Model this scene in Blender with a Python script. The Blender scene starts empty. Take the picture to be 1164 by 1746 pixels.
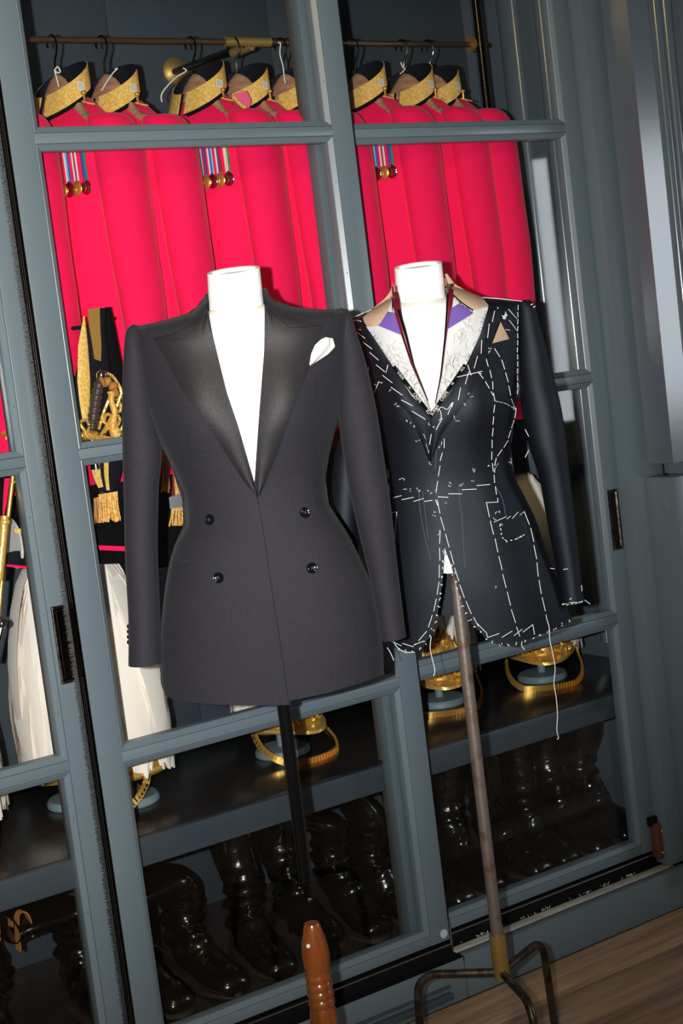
import bpy, bmesh, math, random
from math import sin, cos, pi, sqrt, radians
from mathutils import Vector, Matrix
from mathutils.bvhtree import BVHTree
random.seed(7)
S = bpy.context.scene
COL = S.collection

# ------------------------------------------------------------------ camera
FPX = 2562.73
def rotm(rx, ry, rz):
    return Matrix.Rotation(rz, 3, 'Z') @ Matrix.Rotation(rx, 3, 'X') @ Matrix.Rotation(ry, 3, 'Y')
RM = rotm(radians(-5.85629756), radians(7.06301667), radians(-32.76863134))
CR, CF, CU = RM.col[0].copy(), RM.col[1].copy(), RM.col[2].copy()
CAM = Vector((0, -2.8, 1.53))
cd = bpy.data.cameras.new('camera'); co = bpy.data.objects.new('camera', cd); COL.objects.link(co)
cd.sensor_fit = 'VERTICAL'; cd.sensor_height = 36; cd.lens = 36*FPX/1746; cd.clip_start = .02
m4 = Matrix.Identity(4)
for i in range(3):
    m4[i][0] = CR[i]; m4[i][1] = CU[i]; m4[i][2] = -CF[i]; m4[i][3] = CAM[i]
co.matrix_world = m4
S.camera = co

# ------------------------------------------------------------------ world, lights, exposure
S.view_settings.view_transform = 'Standard'; S.view_settings.look = 'None'
S.view_settings.gamma = 1; S.view_settings.exposure = 0.18
w = bpy.data.worlds.new('world'); S.world = w; w.use_nodes = True
w.node_tree.nodes['Background'].inputs[0].default_value = (.55, .6, .7, 1)
w.node_tree.nodes['Background'].inputs[1].default_value = 0.05
def lamp(name, kind, loc, target, energy, color, **k):
    l = bpy.data.lights.new(name, kind); l.energy = energy; l.color = color
    for a, b in k.items(): setattr(l, a, b)
    o = bpy.data.objects.new(name, l); COL.objects.link(o); o.location = loc
    o.rotation_euler = (Vector(target)-Vector(loc)).to_track_quat('-Z', 'Y').to_euler()
    return o
FL = CAM - CR*.105 + CU*.01
lamp('camera_flash', 'SPOT', FL, CAM+CF*3+CU*.25-CR*.5, 470, (1, .985, .97), shadow_soft_size=.014, spot_size=radians(64), spot_blend=1.0)
lamp('side_window', 'AREA', (5.28, -2.6, 1.72), (2.9, 0, 1.5), 18, (.86, .93, 1), shape='RECTANGLE', size=.6, size_y=1.3)
lamp('ceiling_lamp', 'AREA', (.2, -2.2, 3.0), (1.8, .1, .6), 14, (1, .74, .3), shape='DISK', size=.32)

# ------------------------------------------------------------------ helpers
Fh = Vector((CF.x, CF.y, 0)).normalized(); Rh = Vector((Fh.y, -Fh.x, 0))
def ray(x, y): return CF*FPX + CR*(x-582) + CU*(873-y)
def onY(x, y, Y):
    d = ray(x, y); return CAM + d*((Y+2.8)/d.y)
def onX(x, y, X):
    d = ray(x, y); return CAM + d*(X/d.x)
def onZ(x, y, Z):
    d = ray(x, y); return CAM + d*((Z-1.53)/d.z)
def onD(x, y, D):
    d = ray(x, y); return CAM + d*(D/d.dot(Fh))

def wloc(o):
    v = Vector((0, 0, 0))
    while o: v += o.location; o = o.parent
    return v
def mk(name, vs, fs, mat, parent=None, smooth=True, label=None, kind=None, angle=40):
    me = bpy.data.meshes.new(name)
    off = wloc(parent) if parent else Vector((0, 0, 0))
    me.from_pydata([tuple(Vector(v)-off) for v in vs], [], fs); me.update()
    bm = bmesh.new(); bm.from_mesh(me); bmesh.ops.recalc_face_normals(bm, faces=bm.faces)
    if smooth:
        for f in bm.faces: f.smooth = True
        ca = cos(radians(angle))
        for e in bm.edges:
            if len(e.link_faces) == 2 and e.link_faces[0].normal.dot(e.link_faces[1].normal) < ca: e.smooth = False
    bm.to_mesh(me); bm.free()
    for m in (mat if isinstance(mat, (list, tuple)) else [mat]): me.materials.append(m)
    o = bpy.data.objects.new(name, me); COL.objects.link(o)
    if parent: o.parent = parent
    if label: o['label'] = label
    if kind: o['kind'] = kind
    return o
def empty(name, loc=(0, 0, 0), label=None, cat=None, group=None, kind=None, rz=0, parent=None):
    o = bpy.data.objects.new(name, None); COL.objects.link(o); o.location = loc; o.rotation_euler.z = rz
    o.empty_display_size = .05
    tag(o, label, cat, group, kind)
    if parent: o.parent = parent
    return o
def tag(o, label=None, cat=None, group=None, kind=None):
    if label: o['label'] = label
    if cat: o['category'] = cat
    if group: o['group'] = group
    if kind: o['kind'] = kind
    return o
def kids(o): return [c for c in COL.objects if c.parent == o]
def copy_tree(o, parent=None):
    c = o.copy(); COL.objects.link(c)
    if parent: c.parent = parent
    for ch in kids(o): copy_tree(ch, c)
    return c

class MB:
    def __init__(s): s.v = []; s.f = []
    def add(s, vs, fs):
        n = len(s.v); s.v += [Vector(v) for v in vs]; s.f += [tuple(i+n for i in f) for f in fs]; return s
    def box(s, x0, x1, y0, y1, z0, z1, b=0):
        if b <= 0:
            vs = [(x, y, z) for x in (x0, x1) for y in (y0, y1) for z in (z0, z1)]
            return s.add(vs, [(0, 1, 3, 2), (4, 6, 7, 5), (0, 4, 5, 1), (2, 3, 7, 6), (0, 2, 6, 4), (1, 5, 7, 3)])
        bm = bmesh.new(); bmesh.ops.create_cube(bm, size=1)
        for v in bm.verts: v.co = Vector(((x0+x1)/2+v.co.x*(x1-x0), (y0+y1)/2+v.co.y*(y1-y0), (z0+z1)/2+v.co.z*(z1-z0)))
        bmesh.ops.bevel(bm, geom=bm.edges[:], offset=b, segments=2, profile=.5, affect='EDGES')
        s.bmadd(bm); return s
    def bmadd(s, bm, M=None):
        bm.verts.index_update()
        s.add([(M @ v.co if M else v.co.copy()) for v in bm.verts], [tuple(v.index for v in f.verts) for f in bm.faces]); bm.free()
    def loops(s, L, cap0=True, cap1=True, closed=True):
        n = len(L[0]); vs = [p for l in L for p in l]; fs = []
        for i in range(len(L)-1):
            for j in range(n if closed else n-1):
                a, b = i*n+j, i*n+(j+1) % n; fs.append((a, b, b+n, a+n))
        if cap0: fs.append(tuple(range(n-1, -1, -1)))
        if cap1: fs.append(tuple(range((len(L)-1)*n, len(L)*n)))
        return s.add(vs, fs)
    def tube(s, pts, r, seg=8, cap=True, closed=False):
        pts = [Vector(p) for p in pts]; n = len(pts); L = []
        rr = r if isinstance(r, (list, tuple)) else [r]*n
        up = None
        for i, p in enumerate(pts):
            if closed: t = pts[(i+1) % n]-pts[i-1]
            else: t = pts[min(i+1, n-1)]-pts[max(i-1, 0)]
            if t.length < 1e-9: t = Vector((0, 0, 1))
            t.normalize()
            if up is None: up = t.orthogonal().normalized()
            up = up - t*up.dot(t)
            if up.length < 1e-6: up = t.orthogonal()
            up.normalize(); sd = t.cross(up)
            L.append([p + up*cos(2*pi*k/seg)*rr[i] + sd*sin(2*pi*k/seg)*rr[i] for k in range(seg)])
        if closed: L.append(L[0]); cap = False
        return s.loops(L, cap, cap)
    def lathe(s, prof, c=(0, 0, 0), seg=24, cap0=True, cap1=True):
        c = Vector(c)
        return s.loops([[c+Vector((r*cos(2*pi*k/seg), r*sin(2*pi*k/seg), z)) for k in range(seg)] for r, z in prof], cap0, cap1)
    def ball(s, c, r, seg=10, sc=(1, 1, 1)):
        c = Vector(c); L = []
        for i in range(1, seg):
            a = pi*i/seg
            L.append([c+Vector((r*sc[0]*sin(a)*cos(2*pi*k/seg), r*sc[1]*sin(a)*sin(2*pi*k/seg), r*sc[2]*cos(a))) for k in range(seg)])
        return s.loops(L)
    def build(s, name, mat, parent=None, smooth=True, **k): return mk(name, s.v, s.f, mat, parent, smooth, **k)

def lerp(a, b, t): return a+(b-a)*t
def cr(pts, n):
    """catmull-rom resample of tuples to n samples (index param)"""
    out = []; m = len(pts)
    for i in range(n):
        u = i*(m-1)/(n-1); k = min(int(u), m-2); t = u-k
        p0, p1, p2, p3 = pts[max(k-1, 0)], pts[k], pts[k+1], pts[min(k+2, m-1)]
        out.append(tuple(.5*((2*b)+(-a+c)*t+(2*a-5*b+4*c-d)*t*t+(-a+3*b-3*c+d)*t**3) for a, b, c, d in zip(p0, p1, p2, p3)))
    return out
def arc(pts, n, dist=None):
    """linear resample by arc length; dist maps 0..1 -> 0..1"""
    L = [0]
    for a, b in zip(pts, pts[1:]): L.append(L[-1]+sqrt(sum((q-p)**2 for p, q in zip(a, b))))
    out = []
    for i in range(n):
        u = i/(n-1)
        if dist: u = dist(u)
        u *= L[-1]; k = 0
        while k < len(L)-2 and L[k+1] < u: k += 1
        t = 0 if L[k+1] == L[k] else (u-L[k])/(L[k+1]-L[k])
        out.append(tuple(lerp(a, b, t) for a, b in zip(pts[k], pts[k+1])))
    return out

# ------------------------------------------------------------------ materials
def mat(name, col, rough=.5, metal=0, spec=.5, bump=0, bscale=200, detail=2, var=0, vscale=5, sheen=0, coat=0, col2=None, stretch=(1, 1, 1), coords='Object', brough=None, dist=.001, ramp=(.35, .65)):
    m = bpy.data.materials.new(name); m.use_nodes = True; nt = m.node_tree; b = nt.nodes['Principled BSDF']
    b.inputs['Base Color'].default_value = (*col, 1); b.inputs['Roughness'].default_value = rough
    b.inputs['Metallic'].default_value = metal; b.inputs['Specular IOR Level'].default_value = spec
    if sheen: b.inputs['Sheen Weight'].default_value = sheen; b.inputs['Sheen Roughness'].default_value = .4
    if coat: b.inputs['Coat Weight'].default_value = coat; b.inputs['Coat Roughness'].default_value = .06
    tc = nt.nodes.new('ShaderNodeTexCoord'); mp = nt.nodes.new('ShaderNodeMapping'); mp.inputs['Scale'].default_value = stretch
    nt.links.new(tc.outputs[coords], mp.inputs[0])
    if bump:
        n = nt.nodes.new('ShaderNodeTexNoise'); n.inputs['Scale'].default_value = bscale; n.inputs['Detail'].default_value = detail
        nt.links.new(mp.outputs[0], n.inputs['Vector'])
        bp = nt.nodes.new('ShaderNodeBump'); bp.inputs['Strength'].default_value = bump; bp.inputs['Distance'].default_value = dist
        nt.links.new(n.outputs['Fac'], bp.inputs['Height']); nt.links.new(bp.outputs[0], b.inputs['Normal'])
    if col2:
        n = nt.nodes.new('ShaderNodeTexNoise'); n.inputs['Scale'].default_value = vscale; n.inputs['Detail'].default_value = 6
        nt.links.new(mp.outputs[0], n.inputs['Vector'])
        r = nt.nodes.new('ShaderNodeValToRGB'); r.color_ramp.elements[0].position = ramp[0]; r.color_ramp.elements[1].position = ramp[1]
        r.color_ramp.elements[0].color = (*col, 1); r.color_ramp.elements[1].color = (*col2, 1)
        nt.links.new(n.outputs['Fac'], r.inputs[0]); nt.links.new(r.outputs[0], b.inputs['Base Color'])
    return m
def srgb(r, g, b): return tuple(((c/255)/12.92 if c/255 <= .04045 else ((c/255+.055)/1.055)**2.4) for c in (r, g, b))

M = {}
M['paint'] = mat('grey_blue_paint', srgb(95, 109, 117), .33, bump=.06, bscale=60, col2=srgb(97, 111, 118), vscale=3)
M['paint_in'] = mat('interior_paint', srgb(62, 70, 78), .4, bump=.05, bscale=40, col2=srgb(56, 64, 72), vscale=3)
M['paint_gloss'] = mat('gloss_panel_paint', srgb(92, 102, 112), .2, spec=.8, bump=.04, bscale=30)
M['post'] = mat('post_varnished', srgb(88, 82, 78), .45, col2=srgb(78, 72, 68), vscale=8)
M['shelf'] = mat('dark_shelf', srgb(42, 39, 38), .25, bump=.04, bscale=20, col2=srgb(50, 46, 44), vscale=6)
M['bare'] = mat('chipped_edge', srgb(150, 140, 130), .6)
M['black'] = mat('black_rubber', srgb(10, 10, 11), .8, spec=.15)
M['brush'] = mat('black_bristle', srgb(20, 21, 23), .6)
M['steel'] = mat('dull_steel', srgb(170, 172, 175), .35, 1)
M['chrome'] = mat('bright_steel', srgb(210, 210, 212), .12, 1)
M['darksteel'] = mat('dark_steel', srgb(70, 60, 52), .22, 1)
M['brass'] = mat('aged_brass', srgb(166, 136, 76), .45, .6, bump=.1, bscale=90)
M['rail'] = mat('bronze_rail', srgb(120, 94, 70), .32, .8)
M['handle'] = mat('oxidised_bronze', srgb(92, 84, 76), .3, 1, bump=.3, bscale=300, col2=srgb(46, 40, 36), vscale=60)
M['rust'] = mat('rusty_iron', srgb(132, 120, 112), .42, .55, bump=.4, bscale=160, col2=srgb(112, 78, 60), vscale=34, ramp=(.5, .74))
M['iron'] = mat('worn_iron', srgb(88, 78, 68), .35, .7, bump=.4, bscale=140, col2=srgb(50, 44, 40), vscale=40, ramp=(.4, .6))
M['polelac'] = mat('black_lacquer', srgb(12, 11, 11), .16, coat=.6, bump=.1, bscale=80)
M['wood'] = mat('varnished_wood', srgb(140, 76, 34), .22, coat=.7, col2=srgb(112, 56, 22), vscale=12, stretch=(6, 6, 1), ramp=(.3, .7))
M['hangwood'] = mat('hanger_wood', srgb(176, 136, 108), .4, col2=srgb(146, 106, 82), vscale=22, stretch=(1, 1, 7))
M['white'] = mat('dummy_white', srgb(252, 251, 249), .6)
M['red'] = mat('scarlet_wool', (.90, .006, .085), .85, spec=.2, sheen=.1, bump=.25, bscale=900)
M['navy'] = mat('navy_cloth', srgb(14, 15, 26), .8, spec=.2, bump=.2, bscale=800)
M['blackcloth'] = mat('black_velvet', srgb(9, 9, 11), .9, spec=.1)
M['gold'] = mat('gold_lace', srgb(244, 208, 122), .45, .1, bump=1, bscale=420, dist=.002, col2=srgb(222, 168, 72), vscale=160)
M['bullion'] = mat('gold_bullion', srgb(244, 204, 112), .45, .12, bump=.8, bscale=700, dist=.001, col2=srgb(200, 130, 50), vscale=200)
M['gilt'] = mat('gilt_metal', srgb(246, 200, 104), .3, .6, bump=.7, bscale=90, dist=.003)
M['giltflat'] = mat('gilt_scale', srgb(236, 186, 92), .32, .75, bump=.3, bscale=200)
M['feather'] = mat('white_feather', srgb(250, 240, 230), .75, bump=.22, bscale=90, stretch=(8, 8, 1), dist=.002)
M['standp'] = mat('stand_paint', srgb(116, 134, 140), .5)
M['boot'] = mat('black_boot_leather', srgb(8, 8, 7), .24, spec=.5, coat=.6, bump=.55, bscale=34, dist=.005, stretch=(1, 1, 1.7))
M['sole'] = mat('boot_sole_edge', srgb(52, 42, 36), .5)
M['tan'] = mat('tan_leather', srgb(178, 118, 58), .55, bump=.2)
M['greylin'] = mat('grey_lining', srgb(120, 116, 124), .7)
M['wool1'] = mat('black_barathea', srgb(42, 41, 49), .75, spec=.22, sheen=.04, bump=.35, bscale=1100, detail=2, col2=srgb(34, 33, 37), vscale=420)
M['satin'] = mat('black_satin_facing', srgb(36, 34, 37), .5, spec=.4, bump=.6, bscale=950, detail=2, dist=.001, col2=srgb(28, 26, 29), vscale=500)
M['wool2'] = mat('navy_black_flannel', srgb(7, 8, 13), .56, spec=.42, bump=.4, bscale=1000, detail=2, col2=srgb(13, 14, 22), vscale=380)
M['wool2'].node_tree.nodes['Principled BSDF'].inputs['Specular Tint'].default_value = (.72, .84, 1, 1)
M['button'] = mat('black_horn_button', srgb(12, 12, 14), .18, coat=.5)
M['seam'] = mat('seam_shadow', srgb(14, 13, 15), .8)
M['thread'] = mat('white_basting_thread', srgb(236, 238, 240), .7)
M['chalk'] = mat('chalk', srgb(92, 98, 106), .9)
M['canvas'] = mat('white_canvas', srgb(206, 208, 208), .8, bump=.5, bscale=160, dist=.002, col2=srgb(190, 192, 194), vscale=20)
M['hair'] = mat('loose_hair_thread', srgb(70, 66, 64), .7)
M['felt'] = mat('beige_felt', srgb(178, 152, 126), .9, bump=.3, bscale=500)
M['purple'] = mat('purple_cloth', srgb(104, 78, 158), .85, bump=.5, bscale=300)
M['maroon'] = mat('maroon_silk', srgb(110, 22, 40), .35, bump=.2, bscale=100)
M['hankie'] = mat('white_silk', srgb(236, 234, 228), .5)
M['paper'] = mat('white_paper', srgb(226, 224, 220), .7)
M['pinkpaper'] = mat('pink_cloth', srgb(232, 90, 130), .7)
M['ink'] = mat('black_ink', srgb(24, 24, 26), .7)
M['string'] = mat('white_string', srgb(214, 208, 200), .8)
M['grip'] = mat('sword_grip_sharkskin', srgb(62, 50, 44), .4, bump=.4, bscale=300)
M['block'] = mat('brown_leather_block', srgb(92, 50, 38), .5, bump=.3, bscale=120)
M['dust'] = mat('dusty_sill', srgb(196, 196, 192), .8, bump=.3, bscale=80, col2=srgb(158, 158, 154), vscale=14, stretch=(1, 6, 1))
M['sticker'] = mat('pale_sticker', srgb(176, 184, 200), .6)
M['plank'] = mat('oak_plank', srgb(190, 160, 132), .55, bump=.35, bscale=30, dist=.002, col2=srgb(136, 108, 86), vscale=5, stretch=(.6, 7, 7), ramp=(.3, .72))
M['plank2'] = mat('oak_plank_pale', srgb(204, 176, 148), .55, bump=.35, bscale=30, dist=.002, col2=srgb(150, 122, 98), vscale=4.5, stretch=(.6, 7, 7), ramp=(.3, .72))
for nm, c in dict(blue=(60, 96, 190), lblue=(140, 190, 226), green=(52, 150, 96), wht=(230, 226, 224), crim=(190, 30, 60), cream=(226, 208, 150), violet=(84, 72, 140)).items():
    M['rib_'+nm] = mat('ribbon_'+nm, srgb(*c), .6)
def glass_mat():
    m = bpy.data.materials.new('clear_glass'); m.use_nodes = True; nt = m.node_tree; nt.nodes.clear()
    o = nt.nodes.new('ShaderNodeOutputMaterial'); t = nt.nodes.new('ShaderNodeBsdfTransparent'); g = nt.nodes.new('ShaderNodeBsdfGlossy')
    t.inputs[0].default_value = (.965, .975, .97, 1); g.inputs['Roughness'].default_value = .03
    f = nt.nodes.new('ShaderNodeFresnel'); ge = nt.nodes.new('ShaderNodeNewGeometry'); mr = nt.nodes.new('ShaderNodeMapRange'); mr.inputs[3].default_value = 1.5; mr.inputs[4].default_value = 1/1.5; nt.links.new(ge.outputs['Backfacing'], mr.inputs[0]); nt.links.new(mr.outputs[0], f.inputs[0]); x = nt.nodes.new('ShaderNodeMixShader')
    k = nt.nodes.new('ShaderNodeMath'); k.operation = 'MULTIPLY'; k.inputs[1].default_value = .65; nt.links.new(f.outputs[0], k.inputs[0]); nt.links.new(k.outputs[0], x.inputs[0]); nt.links.new(t.outputs[0], x.inputs[1]); nt.links.new(g.outputs[0], x.inputs[2]); nt.links.new(x.outputs[0], o.inputs[0])
    return m
M['glass'] = glass_mat()

# ------------------------------------------------------------------ setting: floor, plinth, jamb
ZB = .12      # boot floor
fl = empty('floor', (0, 0, 0), kind='structure')
MB().box(-1.2, 5.2, -3.4, .02, -.06, -.018).build('subfloor', M['black'], fl, False)
y = -.018; i = 0
while y > -1.5:
    wd = (.158, .145, .165, .15)[i % 4]
    x0 = -1.0 + (i*1.37) % 1.9
    xs = [-1.2, x0, x0+2.6, 5.2]
    for a, b in zip(xs, xs[1:]):
        q = MB().box(a+.0015, b-.0015, y-wd+.002, y-.001, -.02, random.uniform(-.0012, .0004), .0018)
        q.build('plank', M['plank' if (i*7+int(a*3)) % 3 else 'plank2'], fl)
    y -= wd; i += 1

trim = empty('trim_1', (2.73, 0, 0), kind='structure')       # right-hand jamb and pilaster
MB().box(2.682, 2.80, 0, .10, .11, 2.9, .002).build('door_jamb', M['paint'], trim)
# fluted pilaster shaft: profile in plan swept up
prof = [(2.73, -.02), (2.73, -.108), (2.80, -.108), (2.803, -.098), (2.812, -.094)]
for c0, r in ((2.832, .016), (2.866, .016)):
    for k in range(9): prof.append((c0-r*cos(pi*k/8), -.098-r*sin(pi*k/8)))
prof += [(2.895, -.098), (2.90, -.112), (3.30, -.112), (3.30, -.02)]
MB().loops([[Vector((x, y, z)) for x, y in prof] for z in (1.165, 2.9)]).build('pilaster_shaft', M['paint_gloss'], trim)
mb = MB()
pr = [(-.108, .105), (-.108, 1.05), (-.112, 1.055), (-.112, 1.068), (-.118, 1.07), (-.118, 1.085), (-.126, 1.09), (-.126, 1.10), (-.132, 1.105), (-.132, 1.135), (-.125, 1.142), (-.112, 1.16), (-.02, 1.165), (-.02, .105)]
mb.loops([[Vector((x+(0 if x > 3 else (-.108-yy)*-.0), yy, z)) for yy, z in pr] for x in (2.80, 3.3)])
mb.build('dado_moulding', M['paint'], trim, angle=20)
MB().box(2.73, 2.805, -.108, -.0, .105, 1.13, .003).build('pilaster_base', M['paint'], trim)
MB().box(2.80, 3.3, -.108, .0, .105, 1.05, .003).box(2.87, 3.2, -.116, -.1, .2, .99, .003).build('dado_panel', M['paint'], trim)

bb = empty('baseboard_front', (1.5, -.02, 0), kind='structure')
MB().box(-.6, 1.975, -.02, .004, .001, .101, .002).box(1.978, 3.4, -.02, .004, .001, .104, .002).build('plinth_board', M['paint'], bb)
# ventilation slot moulding on the plinth
mb = MB(); mb.box(1.50, 1.925, -.028, -.018, .044, .050, .002).box(1.50, 1.925, -.034, -.018, .018, .034, .002)
mb.build('vent_slot', M['paint_in'], bb)
mb = MB().box(-.6, 3.4, -.018, .10, .088, .101)
mb.build('sill_board', M['black'], bb, False)
MB().box(1.975, 2.70, .006, .038, .1036, .1046, .0004).build('sill_strip', M['dust'], bb)
MB().box(-.6, 1.97, -.019, .002, .1010, .1030).build('sill_cap', M['black'], bb, False)

# ------------------------------------------------------------------ cabinet carcass
cab = empty('display_cabinet', (1.9, .4, .0), 'grey-blue built-in display cabinet holding uniforms, plumed helmets and boots', 'cabinet')
YB = .76
for a, b in ((-.6, .4), (.4, 1.105), (1.105, 1.768), (1.768, 2.25), (2.25, 2.93)):
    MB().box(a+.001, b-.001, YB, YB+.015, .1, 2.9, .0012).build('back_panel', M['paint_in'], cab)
MB().box(2.93, 2.95, .10, YB, .1, 2.9).build('side_panel', M['paint_gloss'], cab, False)
for (ya, yb2) in ((.30, .36), (.40, .44), (.52, .60), (.66, .71)):
    L = []
    for z in (.62, 2.88): L.append([Vector((2.931-.022*sin(pi*k/8), lerp(ya, yb2, (1-cos(pi*k/8))/2), z)) for k in range(9)])
    MB().loops(L).build('side_moulding', M['paint_gloss'], cab)
MB().box(-.6, 2.95, .0, YB, 2.9, 2.93).build('top_board', M['paint_in'], cab, False)
MB().box(-.6, 2.95, .09, YB, ZB-.02, ZB).build('boot_floor', M['shelf'], cab, False)
MB().box(-.6, 2.95, .105, YB, .545, .572, .001).build('shelf_board', M['shelf'], cab)
MB().box(-.6, 2.93, .082, .108, .513, .5735, .0015).build('shelf_front', M['paint_in'], cab)
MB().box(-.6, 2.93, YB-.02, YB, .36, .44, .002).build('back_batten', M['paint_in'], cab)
for x in (1.108, 1.9065, .33):
    MB().box(x, x+.035, .112, .135, ZB, 2.9, .001).build('post', M['post'], cab)
MB().tube([(1.14, .12, 1.655), (1.25, .10, 1.655), (1.335, .062, 1.655), (1.345, .058, 1.668)], .004, 8).build('wall_hook', M['black'], cab)
# sliding tracks
for ya, yb2, z, zl in ((-.001, .004, .1345, .132), (.040, .045, .138, .1355), (.002, .034, .1325, .10), (.046, .076, .1365, .10)):
    MB().box(-.6, 1.962 if ya < .01 else 2.68, ya, yb2, zl, z+.001).build('sliding_track', M['black'] if yb2-ya > .01 else M['steel'], cab, False)
MB().box(-.6, 2.68, -.008, .090, .0995, .1035).build('track_bed', M['black'], cab, False)
fz = MB()
for k in range(420):
    x = random.uniform(1.98, 2.6); yy = random.uniform(.040, .066)
    p = Vector((x, yy, .104)); q = p+Vector((random.uniform(-.006, .006), random.uniform(-.004, .004), random.uniform(.001, .006)))
    if sin(x*37)+sin(x*91+1) > -.3: fz.tube([p, (p+q)/2+Vector((0, 0, .002)), q], .0006, 3)
fz.build('track_fluff', M['string'], cab, kind='stuff')

# ------------------------------------------------------------------ sliding doors
ZT = [2.62, 2.035, 2.014, 1.411, 1.390, .788, .766, .170, .146]
def door(n, x0, xa, xb, x1, Y, handle=None):
    r = empty('door_%d' % n, ((x0+x1)/2, Y, .146), kind='structure')
    th = .034
    MB().box(x0, xa, Y, Y+th, .146, 2.66, .0012).build('stile', M['paint'], r)
    MB().box(xb, x1, Y, Y+th, .146, 2.66, .0012).build('stile', M['paint'], r)
    for zt, zb in ((2.66, 2.62), (2.035, 2.014), (1.411, 1.390), (.788, .766), (.170, .1462)):
        MB().box(xa, xb, Y+.0006, Y+th, zb, zt, .0012).build('rail', M['paint'], r)
    for zt, zb in ((2.62, 2.035), (2.014, 1.411), (1.390, .788), (.766, .170)):
        def rect(i, y): return [Vector((xa+i, y, zb+i)), Vector((xb-i, y, zb+i)), Vector((xb-i, y, zt-i)), Vector((xa+i, y, zt-i))]
        mb = MB(); mb.loops([rect(.0008, Y+th), rect(.0008, Y+.0012), rect(.002, Y+.0006), rect(.0115, Y+.0075), rect(.013, Y+.009), rect(.013, Y+th), rect(.0008, Y+th)], False, False)
        mb.build('glazing_bead', M['paint'], r, False)
        MB().box(xa+.012, xb-.012, Y+.019, Y+.023, zb+.012, zt-.012).build('glass_pane', M['glass'], r, False)
        sc = MB()
        for k in range(3):
            sc.ball((xb-.006, Y+.0035, lerp(zb, zt, (k+.5)/3)), .0013, 6)
        sc.build('screw', M['steel'], r)
    if handle:
        hx0, hx1, hz0, hz1 = handle
        mb = MB()
        def hr(i, y): return [Vector((hx0+i, y, hz0+i)), Vector((hx1-i, y, hz0+i)), Vector((hx1-i, y, hz1-i)), Vector((hx0+i, y, hz1-i))]
        mb.loops([hr(-.0005, Y), hr(0, Y-.003), hr(.002, Y-.004), hr(.0055, Y-.0035), hr(.007, Y-.002), hr(.009, Y-.0004)], False, False)
        h = mb.build('pull_handle', M['handle'], r, True, angle=20)
        MB().loops([hr(.009, Y-.0005), hr(.0105, Y-.0009), hr(.012, Y-.0006)], False, True).build('recess', M['darksteel'], h, True, angle=20)
        s2 = MB()
        for a in (hx0+.0035, hx1-.0035):
            for b in (hz0+.0035, hz1-.0035): s2.ball((a, Y-.004, b), .0018, 6)
        s2.build('handle_screw', M['steel'], h)
    return r
d1 = door(1, .33, .375, 1.105, 1.17, .045, (1.113, 1.147, .945, 1.104))
d2 = door(2, 1.149, 1.202, 1.903, 1.957, 0)
d3 = door(3, 1.88, 1.957, 2.632, 2.680, .045, (2.641, 2.675, .953, 1.109))
# brush seal along the left edge of the front door
mb = MB().box(1.1475, 1.149, .002, .033, .15, 2.65)
mb.box(1.143, 1.1475, .002, .006, .15, 2.65).box(1.143, 1.1475, .012, .016, .15, 2.65).box(1.143, 1.1475, .022, .026, .15, 2.65)
mb.build('seal_channel', M['darksteel'], d2, False)
fz = MB()
z = .16
while z < 2.64:
    for k in range(2):
        a = random.uniform(-.35, .35); ln = random.uniform(.004, .010)
        p = Vector((1.144, .030+k*.004+random.uniform(-.001, .001), z+random.uniform(-.001, .001)))
        q = p+Vector((-ln*cos(a), .004, -ln*sin(a)-.002)); 
        fz.add([p+Vector((0, 0, -.0012)), p+Vector((0, 0, .0012)), q+Vector((0, 0, .0004)), q+Vector((0, 0, -.0004))], [(0, 1, 2, 3)])
    z += .0016
fz.build('brush_seal', M['brush'], d2, False, kind='stuff')
mb = MB().box(1.957, 1.9605, .002, .03, .15, 2.65).build('edge_seal', M['black'], d2, False)
c = onY(756, 1592, 0)
mb = MB(); mb.loops([[c+Vector((.0105*cos(2*pi*k/24), yy, .0105*sin(2*pi*k/24))) for k in range(24)] for yy in (-.0002, -.0012)])
mb.build('round_sticker', M['sticker'], d2)
# floor bolt of the right door
bt = MB().box(2.662, 2.706, .018, .044, .128, .222, .005).build('bolt_block', M['block'], d3)
MB().box(2.655, 2.694, .030, .0445, .215, .240, .003).build('bolt_cap', M['darksteel'], bt)
mb = MB().tube([(2.690, .016, .125), (2.690, .016, .094)], .004, 10); mb.build('bolt_pin', M['chrome'], bt)
mb = MB()
for x, z in ((2.683, .200), (2.688, .163), (2.678, .143)): mb.ball((x, .017, z), .004, 8, (1, .5, 1))
mb.build('bolt_screw', M['steel'], bt)
mb = MB().box(1.9615, 1.9665, .006, .03, .10, .19); mb.build('guide_pin', M['chrome'], d2, False)

# ------------------------------------------------------------------ hanging rail
ZR = 2.288
rr = empty('hanging_rail', (1.9, .3, ZR), 'thin dark bronze clothes rail carrying the scarlet tunics', 'rail')
MB().tube([(1.13, .3, ZR), (2.62, .3, ZR)], .0068, 14).build('rod', M['rail'], rr)
MB().tube([(1.835, .3, ZR), (1.958, .3, ZR)], .0112, 18).build('rod_sleeve', M['brass'], rr)
MB().tube([(1.895, .305, ZR-.006), tuple(onY(298, 122, .74))], .0085, 12).build('bracket_arm', M['darksteel'], rr)
MB().tube([(1.905, .30, ZR-.008), (1.888, .36, ZR-.012)], .0125, 12).build('arm_socket', M['brass'], rr)
c = onY(298, 122, YB-.002)
mb = MB(); mb.loops([[c+Vector((r*cos(2*pi*k/24), yy, r*sin(2*pi*k/24))) for k in range(24)] for r, yy in ((.036, 0), (.036, -.006), (.03, -.012), (.012, -.02))])
mb.build('wall_rose', M['brass'], rr)
MB().tube([(2.565, .3, ZR+.002), (2.572, .3, ZR+.002)], .021, 18).build('end_flange', M['brass'], rr)
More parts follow.
